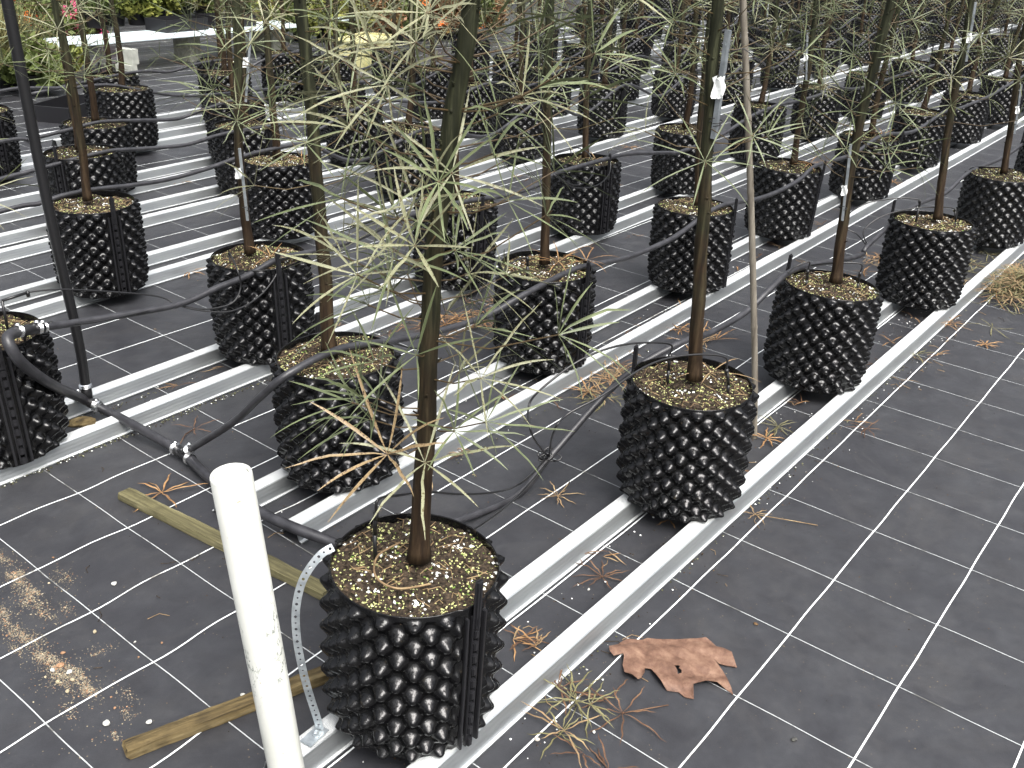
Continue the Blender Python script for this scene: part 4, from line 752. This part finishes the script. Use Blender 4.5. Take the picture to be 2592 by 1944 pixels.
# ------------------------------------------------------------------ bamboo cane
cp = [Vector(p) for p in CANE]; e_ = (cp[-1]-cp[-2]).normalized(); cp.append(cp[-1]+e_*.7)
path = smooth_path(cp, 40); m = MB(); rs = []; s_ = 0; nxt = .17
for i, p in enumerate(path):
    if i: s_ += (p-path[i-1]).length
    r_ = .0100-.0004*s_
    if abs(s_-nxt) < .006: r_ *= 1.13
    if s_ > nxt+.012: nxt += .21
    rs.append(r_)
m.tube(path, rs, 14); tag(ob('bamboo_cane', m.mesh('bamboo_cane', ['bamboo'])), 'pale jointed bamboo cane standing behind the second pot of the front row', 'cane')

# ------------------------------------------------------------------ tagged metal stakes tied to trunks
SL = {'stakeA2':"square aluminium stake with a white tag on the trunk left of the bamboo cane",'stakeA3':'thin aluminium stake with a white tag on the third tree of the front row',
 'stakeA4':'aluminium stake with a white tag high on the fourth tree of the front row','stakeA5':'aluminium stake with a small white tag at the right edge of the photo',
 'stakeC2':'aluminium stake with a square white tag high up left of the nearest tree','stakeC1':'aluminium stake with a small white tag just above the pot left of centre','stakeB4':'aluminium stake with a white tag right of the bamboo cane in the second row'}
for nm, (a, b, c, tg) in STAKES.items():
    a, b, c, tg = map(Vector, (a,b,c,tg)); d_ = (a-c); L = d_.length
    if nm == 'stakeC2': shift = Vector((.62,-.02,0)) if False else Vector((0,0,0))
    t_ = ob('tagged_stake', None, None, c); t_.rotation_euler = d_.to_track_quat('Z','Y').to_euler(); tag(t_, SL[nm], 'plant stake', 'aluminium stakes with white tags')
    m = MB(); w_ = {'stakeA2':.0125,'stakeA3':.0085}.get(nm, .009); m.bbox((0,0,L/2), (w_,w_,L+.02), .0009)
    m.bbox((w_*.55,0,L-.02),(.002,.004,.008),.0005); ob('stake', m.mesh('stake', ['galv'], smooth=False), t_)
    tz = (tg-c).dot(d_.normalized()); k = w_/.0125
    R_ = t_.rotation_euler.to_matrix().inverted(); off = R_ @ (Vector((-.72,-.69,0))*.016*k + Vector((-.69,.72,0))*.010)
    m = MB(); rr = random.Random(hash(nm) % 99 if False else len(nm))
    sd = R_ @ Vector((.69,-.72,0)); up = Vector((0,0,1)); n_ = sd.cross(up)
    hw, hh = .014*k, .024*k; v = []; f = []
    for i in range(7):
        for j in range(7):
            u, w2 = (j/6-.5)*2, (i/6-.5)*2
            edge = .003*k*math.sin(i*5+j*3) if (i in (0,6) or j in (0,6)) else 0
            v.append(Vector(off)+Vector((0,0,tz))+sd*(u*hw+edge)+up*(w2*hh+edge)+n_*(.003*math.sin(u*3+w2*2)))
    f = [(i*7+j,i*7+j+1,(i+1)*7+j+1,(i+1)*7+j) for i in range(6) for j in range(6)]
    m.add(v, f); m.add([q+n_*.0012 for q in v], [x[::-1] for x in f]); ob('tag', m.mesh('tag', ['tag'], smooth=False), t_)
    m = MB()
    if nm == 'stakeA2':
        m.tube([(w_*.9*math.cos(x)+(.01 if x > 5 else 0), w_*.9*math.sin(x), .02+.002*x) for x in [q*.5 for q in range(14)]], .0013, 5)
        e1 = R_ @ Vector((.05,-.06,.005)); m.tube([(0,0,L-.04), Vector((0,0,L-.03))+e1*.5, Vector((0,0,L-.055))+e1, Vector((0,0,L-.09))+e1*1.25], .0014, 5)
    m.tube([(w_*1.2*math.cos(x), w_*1.2*math.sin(x), L*.12+.002*x) for x in [q*.5 for q in range(14)]], .0012, 5)
    ob('tie', m.mesh('tie', ['tie']), t_)

# ------------------------------------------------------------------ big fallen leaf
def bigleaf():
    from mathutils.geometry import delaunay_2d_cdt
    O = [Vector((p[0],p[1])) for p in LEAF]; cx = sum(p.x for p in O)/len(O); cy = sum(p.y for p in O)/len(O)
    pts = list(O); r_ = random.Random(2)
    xs = [p.x for p in O]; ys = [p.y for p in O]
    def inside(q, pad=0):
        c_ = False; j = len(O)-1
        for i in range(len(O)):
            if (O[i].y > q.y) != (O[j].y > q.y) and q.x < (O[j].x-O[i].x)*(q.y-O[i].y)/(O[j].y-O[i].y)+O[i].x: c_ = not c_
            j = i
        return c_
    h = .006; x = min(xs)
    hole = Vector(HOLEC)
    while x < max(xs):
        y = min(ys)
        while y < max(ys):
            q = Vector((x+r_.uniform(-.001,.001), y+r_.uniform(-.001,.001)))
            if inside(q) and min((q-p).length for p in O) > .003: pts.append(q)
            y += h
        x += h
    edges = [(i,(i+1)%len(O)) for i in range(len(O))]
    v2, _, fs, *_ = delaunay_2d_cdt(pts, edges, [], 1, 1e-6)
    rib0 = Vector(LEAF[5][:2]); dirs = [Vector(LEAF[k][:2])-rib0 for k in (0,18,15,23,28,37)]
    def height(p):
        d_ = min((p-o).length for o in O); e = 0
        for q in dirs:
            L = q.length; u = max(0,min(1,(p-rib0).dot(q)/L/L)); dist = (p-rib0-q*u).length; e = max(e, math.exp(-(dist/.006)**2))
        r0 = (p-rib0).length
        return .005+.008*math.sin(min(r0/.19,1)*math.pi*.9)+.007*(1-min(1,d_/.022))*math.sin(p.x*60+p.y*45)+.003*math.sin(p.x*95)*math.cos(p.y*80)-.0042*e
    v = [(p.x-cx,p.y-cy,max(.003,height(p))) for p in v2]; f = []
    for q in fs:
        c_ = sum((v2[k] for k in q), Vector((0,0)))/len(q)
        if not inside(c_): continue
        hd = c_-hole
        if (hd.x*.8-hd.y*.6)**2/.0045**2+(hd.x*.6+hd.y*.8)**2/.012**2 < 1: continue
        f.append(tuple(q))
    n = len(v); v += [(a_,b_,c_-.0009) for a_,b_,c_ in v]; f += [tuple(k+n for k in q)[::-1] for q in f]
    return tag(ob('fallen_leaf', mesh('fallen_leaf', v, f, 'bigleaf'), None, (cx,cy,0)), 'large lobed brown leaf with a small hole lying on the black ground in the foreground', 'fallen leaf')
bigleaf()

# ------------------------------------------------------------------ dropped leaf whorls
WL = {'o':'dry_o','b':'dry_b','t':'dry_t','g':'dry_g'}
LL = ['orange dry star-shaped leaf just beyond the greenish batten', 'tan dry leaf whorl on the ground between the two nearest front row pots', 'orange dry leaf whorl, farther of two left of the bamboo cane pot', 'orange dry leaf whorl, nearer of two left of the bamboo cane pot',
 'greenish leaf whorl lying below left of the big brown leaf','dark brown leaf whorl right below the big brown leaf','greenish leaf whorl nearest the bottom edge left of the big brown leaf','dark brown leaf whorl between the rails right of the nearest pot','small brown leaf whorl between the rails close to the nearest pot','thin brown leaf whorl between the rails beside the wall of the nearest pot',
 'orange dry star-shaped leaf on the open ground at the right edge','olive leaf whorl between the rails right of the bamboo cane','orange leaf whorl between the rails at the foot of the bamboo cane','brown leaf whorl by the outer rail right of the bamboo cane','dry leaf with a long stalk at the foot of the second front row pot','orange dry leaf whorl behind the nearest trunk, right of a pair',
 'orange dry leaf whorl behind the nearest trunk, left of a pair','brown leaf whorl beyond the lower tee of the header pipe','orange leaf whorl by the rail left of the tube looped pot','orange leaf whorl between the third and fourth front row pots','orange leaf whorl left of the third front row pot','tan leaf whorl left of the third front row pot by its rail','orange leaf whorl right of the upper bamboo cane pot',
 'brown leaf whorl on the ground beyond the nearest tree','orange leaf whorl in the middle distance by the fourth front pot','orange leaf whorl lying right of the pot with hooped tubes','orange leaf whorl behind the pot with hooped tubes','brown shred of leaf by the outer rail near the third front pot','tan leaf whorl left of the second front row pot','brown leaf whorl by the far side of the second front row pot','orange leaf whorl by the rail right of the tube looped pot','orange leaf whorl on the far left rails']
for k, (x, y, z, sz_, cl) in enumerate(LITTER):
    r_ = random.Random(900+k); m = MB(); nl = r_.randint(6,9)
    for q in range(nl):
        a_ = 2*math.pi*q/nl+r_.uniform(-.3,.3); L = sz_*r_.uniform(.7,1.25)*1.15
        leaflet(m, (0,0,.006), (math.cos(a_), math.sin(a_), r_.uniform(.02,.35)), (0,0,1), L, .0060 if cl == 'o' else .0038, 7, 0, r_, r_.uniform(.25,.55), .0018)
    m.v = [(a_,b_,max(c_,.0028)) for a_,b_,c_ in m.v]
    a_ = r_.uniform(0,6.28); L = sz_*r_.uniform(.7,1.6)
    if 'long stalk' in LL[k]: a_ = -1.25; L = .17
    m.tube([(0,0,.006),(L*.5*math.cos(a_),L*.5*math.sin(a_),.012),(L*math.cos(a_+.12),L*math.sin(a_+.12),.004)], .0013, 5)
    m.lump((0,0,.006), .0035, 0, 1, r_)
    tag(ob('leaf_whorl', m.mesh('leaf_whorl', [WL[cl]]), None, (x,y,0)), LL[k], 'fallen leaf', 'dry leaf whorls dropped on the ground')
# leaves that lie on the soil and rims
def soil_leaf(x, y, z, sz_, cl, lab, seed, nl=7):
    r_ = random.Random(seed); m = MB()
    for q in range(nl):
        a_ = 2*math.pi*q/nl+r_.uniform(-.4,.4); leaflet(m, (0,0,.01), (math.cos(a_), math.sin(a_), r_.uniform(.1,.6)), (0,0,1), sz_*r_.uniform(.7,1.2), .004, 6, 0, r_, r_.uniform(.3,.8))
    tag(ob('leaf_whorl', m.mesh('leaf_whorl', [WL[cl]]), None, (x,y,z)), lab, 'fallen leaf', 'dry leaf whorls dropped on the pots')
rl = random.Random(77)
for (xa, xb, ya_, yb, n_) in ((1.3,4.8,.955,1.05,9),(2.2,5.5,.78,.84,5),(2.0,5.5,1.72,1.85,8),(.6,5.0,2.5,2.66,6),(1.7,3.3,1.62,1.69,4),(2.3,4.5,2.42,2.47,5),(2.6,5.6,3.5,3.7,5)):
    m = MB()
    for _ in range(n_*2):
        x, y = rl.uniform(xa,xb), rl.uniform(ya_,yb)
        for q in range(rl.randint(2,6)):
            b_ = rl.uniform(0,6.28); leaflet(m, (x,y,.008), (math.cos(b_), math.sin(b_), rl.uniform(-.05,.5)), (0,0,1), rl.uniform(.03,.085), .0042, 5, rl.choice([0,1,1,2]), rl, .5, .0015)
    m.v = [(a_,b_,max(c_,.003)) for a_,b_,c_ in m.v]
    tag(ob('leaf_litter', m.mesh('leaf_litter', ['dry_o','dry_b','dry_t'])), 'loose broken leaf shreds gathered between the rails', 'leaf litter', kind='stuff')
soil_leaf(2.60,1.80,.405,.12,'o','orange dry leaf draped over the soil of the second pot in the second row',1,9)
soil_leaf(2.68,1.74,.405,.11,'o',"tan orange leaf over the rim by the seam of the second row's second pot",2,8)
soil_leaf(2.20,1.00,.392,.13,'t','tan dry leaf on the soil of the pot by the bamboo cane',3,5)
soil_leaf(3.98,2.58,.40,.08,'t','tan dry leaf on the soil of the pot with hooped tubes',4,6)
soil_leaf(4.75,1.80,.40,.12,'o','orange dry leaf over the rim of the fourth pot in the second row',5,8)
soil_leaf(1.95,2.52,.40,.09,'o','orange dry leaf on the soil of the tube looped pot',6,6)
soil_leaf(2.92,3.5,.40,.10,'o','orange dry leaf on the soil of a fourth row pot',8,6)
soil_leaf(5.8,1.80,.40,.12,'o','orange dry leaf over the rim of the fifth pot in the second row',9,8)
m = MB(); m.tube(smooth_path([(1.045,.955,.392),(.99,.985,.398),(.985,1.035,.402),(1.03,1.075,.403),(1.09,1.075,.402)], 8), [.0022]*33, 5)
tag(ob('dry_stalk', m.mesh('dry_stalk', ['dry_t'])), 'curved tan dry stalk lying on the soil around the nearest trunk', 'dry stalk')
for (hx_, hy_, n_, sp_, cols, lab) in PILES:
    m = MB(); r_ = random.Random(int(hx_*100))
    for k in range(n_):
        x, y = r_.gauss(0,sp_), r_.gauss(0,sp_*.6); z = .006+.03*r_.random()*math.exp(-(x*x+y*y)/sp_/sp_); mi = r_.randrange(len(cols))
        for q in range(r_.randint(4,8)):
            b_ = r_.uniform(0,6.28); leaflet(m, (x,y,z), (math.cos(b_), math.sin(b_), r_.uniform(-.1,.5)), (0,0,1), r_.uniform(.05,.12), .0038, 6, mi, r_, .5, .0018)
    m.v = [(a_,b_,max(c_,.003)) for a_,b_,c_ in m.v]
    tag(ob('leaf_drift', m.mesh('leaf_drift', [WL[c] for c in cols]), None, (hx_,hy_,0)), lab, 'leaf drift', kind='stuff')
# heap of cut leaves in the aisle
m = MB(); r_ = random.Random(4); hx, hy, _ = HEAP
for k in range(210):
    a_ = r_.uniform(0,6.28); rr = abs(r_.gauss(0,.28)); x, y = rr*math.cos(a_)*1.0, rr*math.sin(a_)*.7; z = .012+.085*max(0,1-rr/.34)*r_.random(); mi = r_.choice([0,0,0,0,1,1,2])
    nl = r_.randint(5,8)
    for q in range(nl):
        b_ = 2*math.pi*q/nl+r_.uniform(-.4,.4); leaflet(m, (x,y,z), (math.cos(b_), math.sin(b_), r_.uniform(-.2,.5)), (0,0,1), r_.uniform(.06,.12), .0046, 4, mi, r_, .5)
m.v = [(a_,b_,max(c_,.003)) for a_,b_,c_ in m.v]
tag(ob('leaf_heap', m.mesh('leaf_heap', ['dry_g','dry_t','dry_o']), None, (hx+.05,hy-.10,0)), 'heap of greenish and orange cut leaves on the black ground at the right edge', 'leaf heap', kind='stuff')

# ------------------------------------------------------------------ stones, sand, small crumbs
SLB = ['white pebble with a crumb beside it, left foreground','tan flat pebble in the left foreground','largest white pebble by the end of the rotting batten','white pebble just above the end of the rotting batten','tiny white pebble left of the white plastic pipe','largest reddish stone in the gravel streak','pale stone in the gravel streak','pale stone at the left of the gravel streak','tan stone low in the gravel streak','tan stone at the right of the gravel streak','small reddish stone at the top of the gravel cluster','tan stone at the bottom of the gravel streak',
 'small reddish crumb mid left foreground','white perlite crumb beside the rotting batten','grey pebble on the white thread near the bottom edge','dark stone on the open ground near the bottom edge','brown crumb on the open ground above the big leaf','white perlite crumb between the rails right of the nearest pot','white crumb between the rail and the lower leaf whorl','white crumb right of the lowest leaf whorl','small reddish crumb by the two white pebbles','tiny reddish crumb in the left foreground','tiny reddish crumb high in the gravel streak','tan crumb beside the perforated strap','white perlite crumb between the rails below the big rail gap']
for k, (x, y, z, s2, cl) in enumerate(STONES):
    r_ = random.Random(40+k); R = s2*.00062*.5; m = MB()
    import bmesh
    bm = bmesh.new(); bmesh.ops.create_icosphere(bm, subdivisions=2, radius=R)
    sx_, sy_, sz2 = r_.uniform(.9,1.35), r_.uniform(.75,1.05), r_.uniform(.55,.8)
    for q in bm.verts:
        n_ = 1+.16*math.sin(q.co.x/R*2.3+k)+.14*math.sin(q.co.y/R*2.9+k*2)+r_.uniform(-.05,.05); q.co = Vector((q.co.x*sx_*n_, q.co.y*sy_*n_, q.co.z*sz2*n_))
    me = bpy.data.meshes.new('pebble'); bm.to_mesh(me); bm.free(); me.materials.append(M['stone_'+cl])
    tag(ob('pebble', me, None, (x,y,R*sz2*.9), (0,0,r_.uniform(0,6))), SLB[k], 'pebble', 'pebbles and crumbs on the ground')
m = MB(); r_ = random.Random(8)
for (P_, Q_, n, wd_) in STREAKS:
    P_, Q_ = Vector(P_), Vector(Q_); d_ = Q_-P_; nn = Vector((-d_.y, d_.x)).normalized()
    cl = [(r_.random(), r_.gauss(0,wd_*.45), r_.uniform(.006,.016)) for _ in range(max(4,n//120))]
    for _ in range(int(n*.62)):
        if r_.random() < .8: u, o_, g0 = r_.choice(cl); p = P_+d_*u+nn*(o_+r_.gauss(0,g0*.6))+d_.normalized()*r_.gauss(0,g0*1.4)
        else: p = P_+d_*r_.random()+nn*r_.gauss(0,wd_)
        m.lump((p.x,p.y,.0008), r_.uniform(.0006,.0018)*(1 if r_.random() < .96 else 2.2), r_.choice([0,0,0,0,0,1,2]), .6, r_)
tag(ob('gravel', m.mesh('gravel', ['sand','stone_r','stone_t'], smooth=False)), 'streak of spilled sand and fine gravel in the left foreground', 'gravel', kind='stuff')
m = MB()
def crumbs(n, fx, fy, rmin, rmax, mis):
    for _ in range(n): m.lump((fx(), fy(), .0012), r_.uniform(rmin,rmax), r_.choice(mis), .6, r_)
crumbs(700, lambda: r_.uniform(.3,5), lambda: r_.uniform(-.3,4), .0007,.0021, [0,0,1,1,3])
crumbs(260, lambda: r_.uniform(.9,5), lambda: r_.gauss(1.01,.05), .001,.0034, [0,0,1,2,2])
crumbs(200, lambda: r_.uniform(1.3,5), lambda: r_.gauss(1.80,.05), .001,.0034, [0,0,1,2,2])
crumbs(240, lambda: r_.uniform(0,6), lambda: r_.gauss(2.62,.05), .001,.0034, [0,0,1,2])
crumbs(150, lambda: r_.uniform(1.0,4), lambda: r_.gauss(.80,.03), .001,.0030, [0,0,1,2])
for _ in range(150):
    x, y, b_, L = r_.uniform(.6,5.5), r_.choice([r_.uniform(0,3.6), r_.gauss(1.0,.06), r_.gauss(.8,.04), r_.gauss(1.8,.06)]), r_.uniform(0,6.28), r_.uniform(.010,.055)
    m.tube([(x,y,.002),(x+L/2*math.cos(b_),y+L/2*math.sin(b_),.005),(x+L*math.cos(b_+.4),y+L*math.sin(b_+.4),.002)], .0009, 3, r_.choice([0,3,3]))
tag(ob('crumbs', m.mesh('crumbs', ['bark','stone_b','white','dry_t'], smooth=False)), 'scattered bark crumbs, perlite and leaf shreds on the black ground', 'debris', kind='stuff')

# ------------------------------------------------------------------ background: low bench, blocks, trays, nursery shrubs
def block(x, y, rz, label, hollow=True, mat='concrete', dims=(.19,.34,.19), n=1, z0=0, jog=0):
    t_ = thing('concrete_block', label, 'concrete block', (x,y,z0), rz, 'blocks carrying the low bench')
    for k in range(n):
        m = MB(); a_, b_, c_ = dims; z = c_*(k+.5)+.001*k; ox = jog*k
        w_ = .035
        m.box((ox-a_/2+w_/2,0,z),(w_,b_,c_)); m.box((ox+a_/2-w_/2,0,z),(w_,b_,c_))
        for yy in (-b_/2+w_/2, 0, b_/2-w_/2): m.box((ox,yy,z),(a_-2*w_-.002,w_,c_-.001))
        ob('block', m.mesh('block', [mat], smooth=False), t_)
    return t_
BZ = .262
block(BLOCKS[0][0]+.1, BLOCKS[0][1]+.12, .5, 'dark hollow concrete block standing under the middle of the low bench', True, 'concrete', (.20,.18,.125), 2)
block(BLOCKS[1][0]+.06, BLOCKS[1][1]+.1, .3, 'pale concrete blocks stacked under the left of the low bench', True, 'paleblock', (.085,.16,.125), 2, 0, .03)
block(6.9, 8.75, .3, 'concrete block under the right end of the low bench', True, 'concrete', (.2,.3,.125), 2)
m = MB(); m.bbox((0,0,0), (3.9,.42,.030), .004); tag(ob('low_bench', m.mesh('low_bench', ['bench'], smooth=False), None, (5.15,8.50,BZ+.008), (0,0,.06)), 'long white low bench top carried on concrete blocks at the upper left', 'bench', 'low white benches')
m = MB(); m.bbox((0,0,0), (3.0,.35,.030), .004); tag(ob('low_bench', m.mesh('low_bench', ['bench'], smooth=False), None, (9.3,9.0,.27), (0,0,.16)), 'second white low bench top behind the nearest tree at the top of the photo', 'bench', 'low white benches')
for k, (x, y) in enumerate(((8.2,8.85),(10.4,9.2))): block(x, y, .2, 'pale concrete block under the %s end of the second white bench' % ('left','right')[k], True, 'paleblock', (.18,.3,.125), 2)
for k, (x, y) in enumerate(((14.8,8.9),(17.3,8.5))):
    if True: block(x, y+.8, .3, 'pale concrete block on the far ground, %s of two at the top centre' % ('left','right')[k], True, 'paleblock', (.3,.5,.3), 2)
def nursery_pot(m, x, y, z, r, h, mi=0):
    n = 14; prof = [(r*.78,0),(r,h),(r*1.06,h),(r*1.06,h-.012),(r*.97,h-.013),(r*.93,h-.02),(0,h-.02)]
    v = [(x+a*math.cos(2*math.pi*j/n), y+a*math.sin(2*math.pi*j/n), z+b) for a, b in prof for j in range(n)]
    m.add(v, [(i*n+j, i*n+(j+1)%n, (i+1)*n+(j+1)%n, (i+1)*n+j) for i in range(len(prof)-1) for j in range(n)], mi)
def crown(m, r_, R, H, z0, nleaf, ls, mi, narrow=.32, clumps=9):
    cl = []
    for _ in range(clumps):
        a_ = r_.uniform(0,6.28); rr = R*math.sqrt(r_.random())*.85; cl.append((rr*math.cos(a_), rr*math.sin(a_), z0+H*(.15+.85*r_.random()), R*r_.uniform(.25,.5)))
    for _ in range(nleaf):
        cx, cy, cz, cr = r_.choice(cl); d_ = Vector((r_.gauss(0,1), r_.gauss(0,1), r_.gauss(0,1))).normalized()
        p = Vector((cx,cy,cz))+d_*cr*r_.uniform(.4,1.1)
        if p.z < z0*.8: continue
        u = Vector((r_.uniform(-1,1), r_.uniform(-1,1), r_.uniform(-.2,1.2))).normalized(); w_ = u.orthogonal().normalized(); w_.rotate(Matrix.Rotation(r_.uniform(0,6.28),3,u)); L = ls*r_.uniform(.6,1.4)
        m.add([p, p+u*L*.5+w_*L*narrow, p+u*L, p+u*L*.5-w_*L*narrow], [(0,1,2,3)], mi)
SHP = []
def shrub(name, x, y, z, R, H, kind, label, seed, flower=None, pot=True):
    r_ = random.Random(seed); t_ = thing(name, label, 'shrub', (x,y,z), 0, 'container shrubs behind the pots')
    ph = .16
    if pot: m = MB(); nursery_pot(m, 0, 0, 0, .10, ph); ob('pot', m.mesh('pot', ['clip']), t_)
    m = MB()
    for k in range(7):
        a_ = r_.uniform(0,6.28); rr = R*.5*r_.random(); m.tube([(0,0,ph-.04),(rr*.4*math.cos(a_),rr*.4*math.sin(a_),ph+H*.4),(rr*math.cos(a_),rr*math.sin(a_),ph+H*.85)], [.006,.004,.002], 5)
    ob('stems', m.mesh('stems', ['bark']), t_)
    m = MB()
    if kind == 'reed':
        for _ in range(230):
            a_ = r_.uniform(0,6.28); b_ = r_.uniform(.05,.7); leaflet(m, (r_.gauss(0,.03),r_.gauss(0,.03),ph-.02), (math.cos(a_)*b_, math.sin(a_)*b_, 1), (math.cos(a_),math.sin(a_),.2), H*r_.uniform(.6,1.2), .010, 5, 0, r_, .5)
        ob('foliage', m.mesh('foliage', ['reed']), t_)
    else:
        crown(m, r_, R, H, .07, 2600, .062, 0, .24, 16); ob('foliage', m.mesh('foliage', [kind], smooth=False), t_)
    if flower:
        for _ in range(14):
            m = MB()
            a_ = r_.uniform(0,6.28); rr = R*.8*math.sqrt(r_.random()); c_ = Vector((rr*math.cos(a_), rr*math.sin(a_), ph+H*r_.uniform(-.1,.75)))
            for _ in range(34):
                d_ = Vector((r_.gauss(0,1),r_.gauss(0,1),r_.gauss(0,1))).normalized(); p = c_+d_*.045*r_.random(); u = d_.orthogonal().normalized(); w_ = d_.cross(u)
                m.add([p, p+u*.034+d_*.02, p+d_*.044, p+w_*.034+d_*.02], [(0,1,2,3)], 0)
            ob('flower', m.mesh('flower', [flower], smooth=False), t_)
SH = SHRUBS
cw = {'bush_g':'leafy green','bush_y':'yellow green','bush_r':'russet tinged','reed':'thin bladed olive'}
nb = 0
for (x, y, z, R, H, kind, fl, lab) in SH:
    nb += 1; shrub('nursery_shrub', x, y, z, R, H, kind, lab, 600+nb, fl)
# yellow tub and trays
t_ = thing('plastic_tub', 'pale yellow plastic tub on the ground behind the nearest trees, upper left', 'tub', (MISC['tub'][0], MISC['tub'][1], 0), .4)
m = MB(); m.bbox((0,0,.125),(.75,.35,.25),.02); ob('body', m.mesh('body', ['tub'], smooth=False), t_); m = MB()
for sx_ in (-1,1): m.box((sx_*.37,0,.258),(.04,.39,.016)); m.box((0,sx_*.175,.258),(.699,.04,.016))
ob('rim', m.mesh('rim', ['tub'], smooth=False), t_)
for k, (x, y, z, rz, lab) in enumerate(((5.75,8.62,BZ+.026,.1,'black nursery tray on the low bench right of the pale blocks'),(6.35,8.66,BZ+.026,.0,'black nursery tray on the low bench above the dark block'),(3.62,6.85,0,.5,'black nursery tray on the ground right of the black upright pipe'))):
    t_ = thing('nursery_tray', lab, 'tray', (x,y,z), rz, 'black nursery trays'); m = MB()
    for sx_ in (-1,1): m.box((sx_*.245,0,.055),(.012,.30,.11)); m.box((0,sx_*.144,.055),(.476,.012,.108))
    m.box((0,0,.006),(.476,.274,.01)); ob('tray', m.mesh('tray', ['clip'], smooth=False), t_)
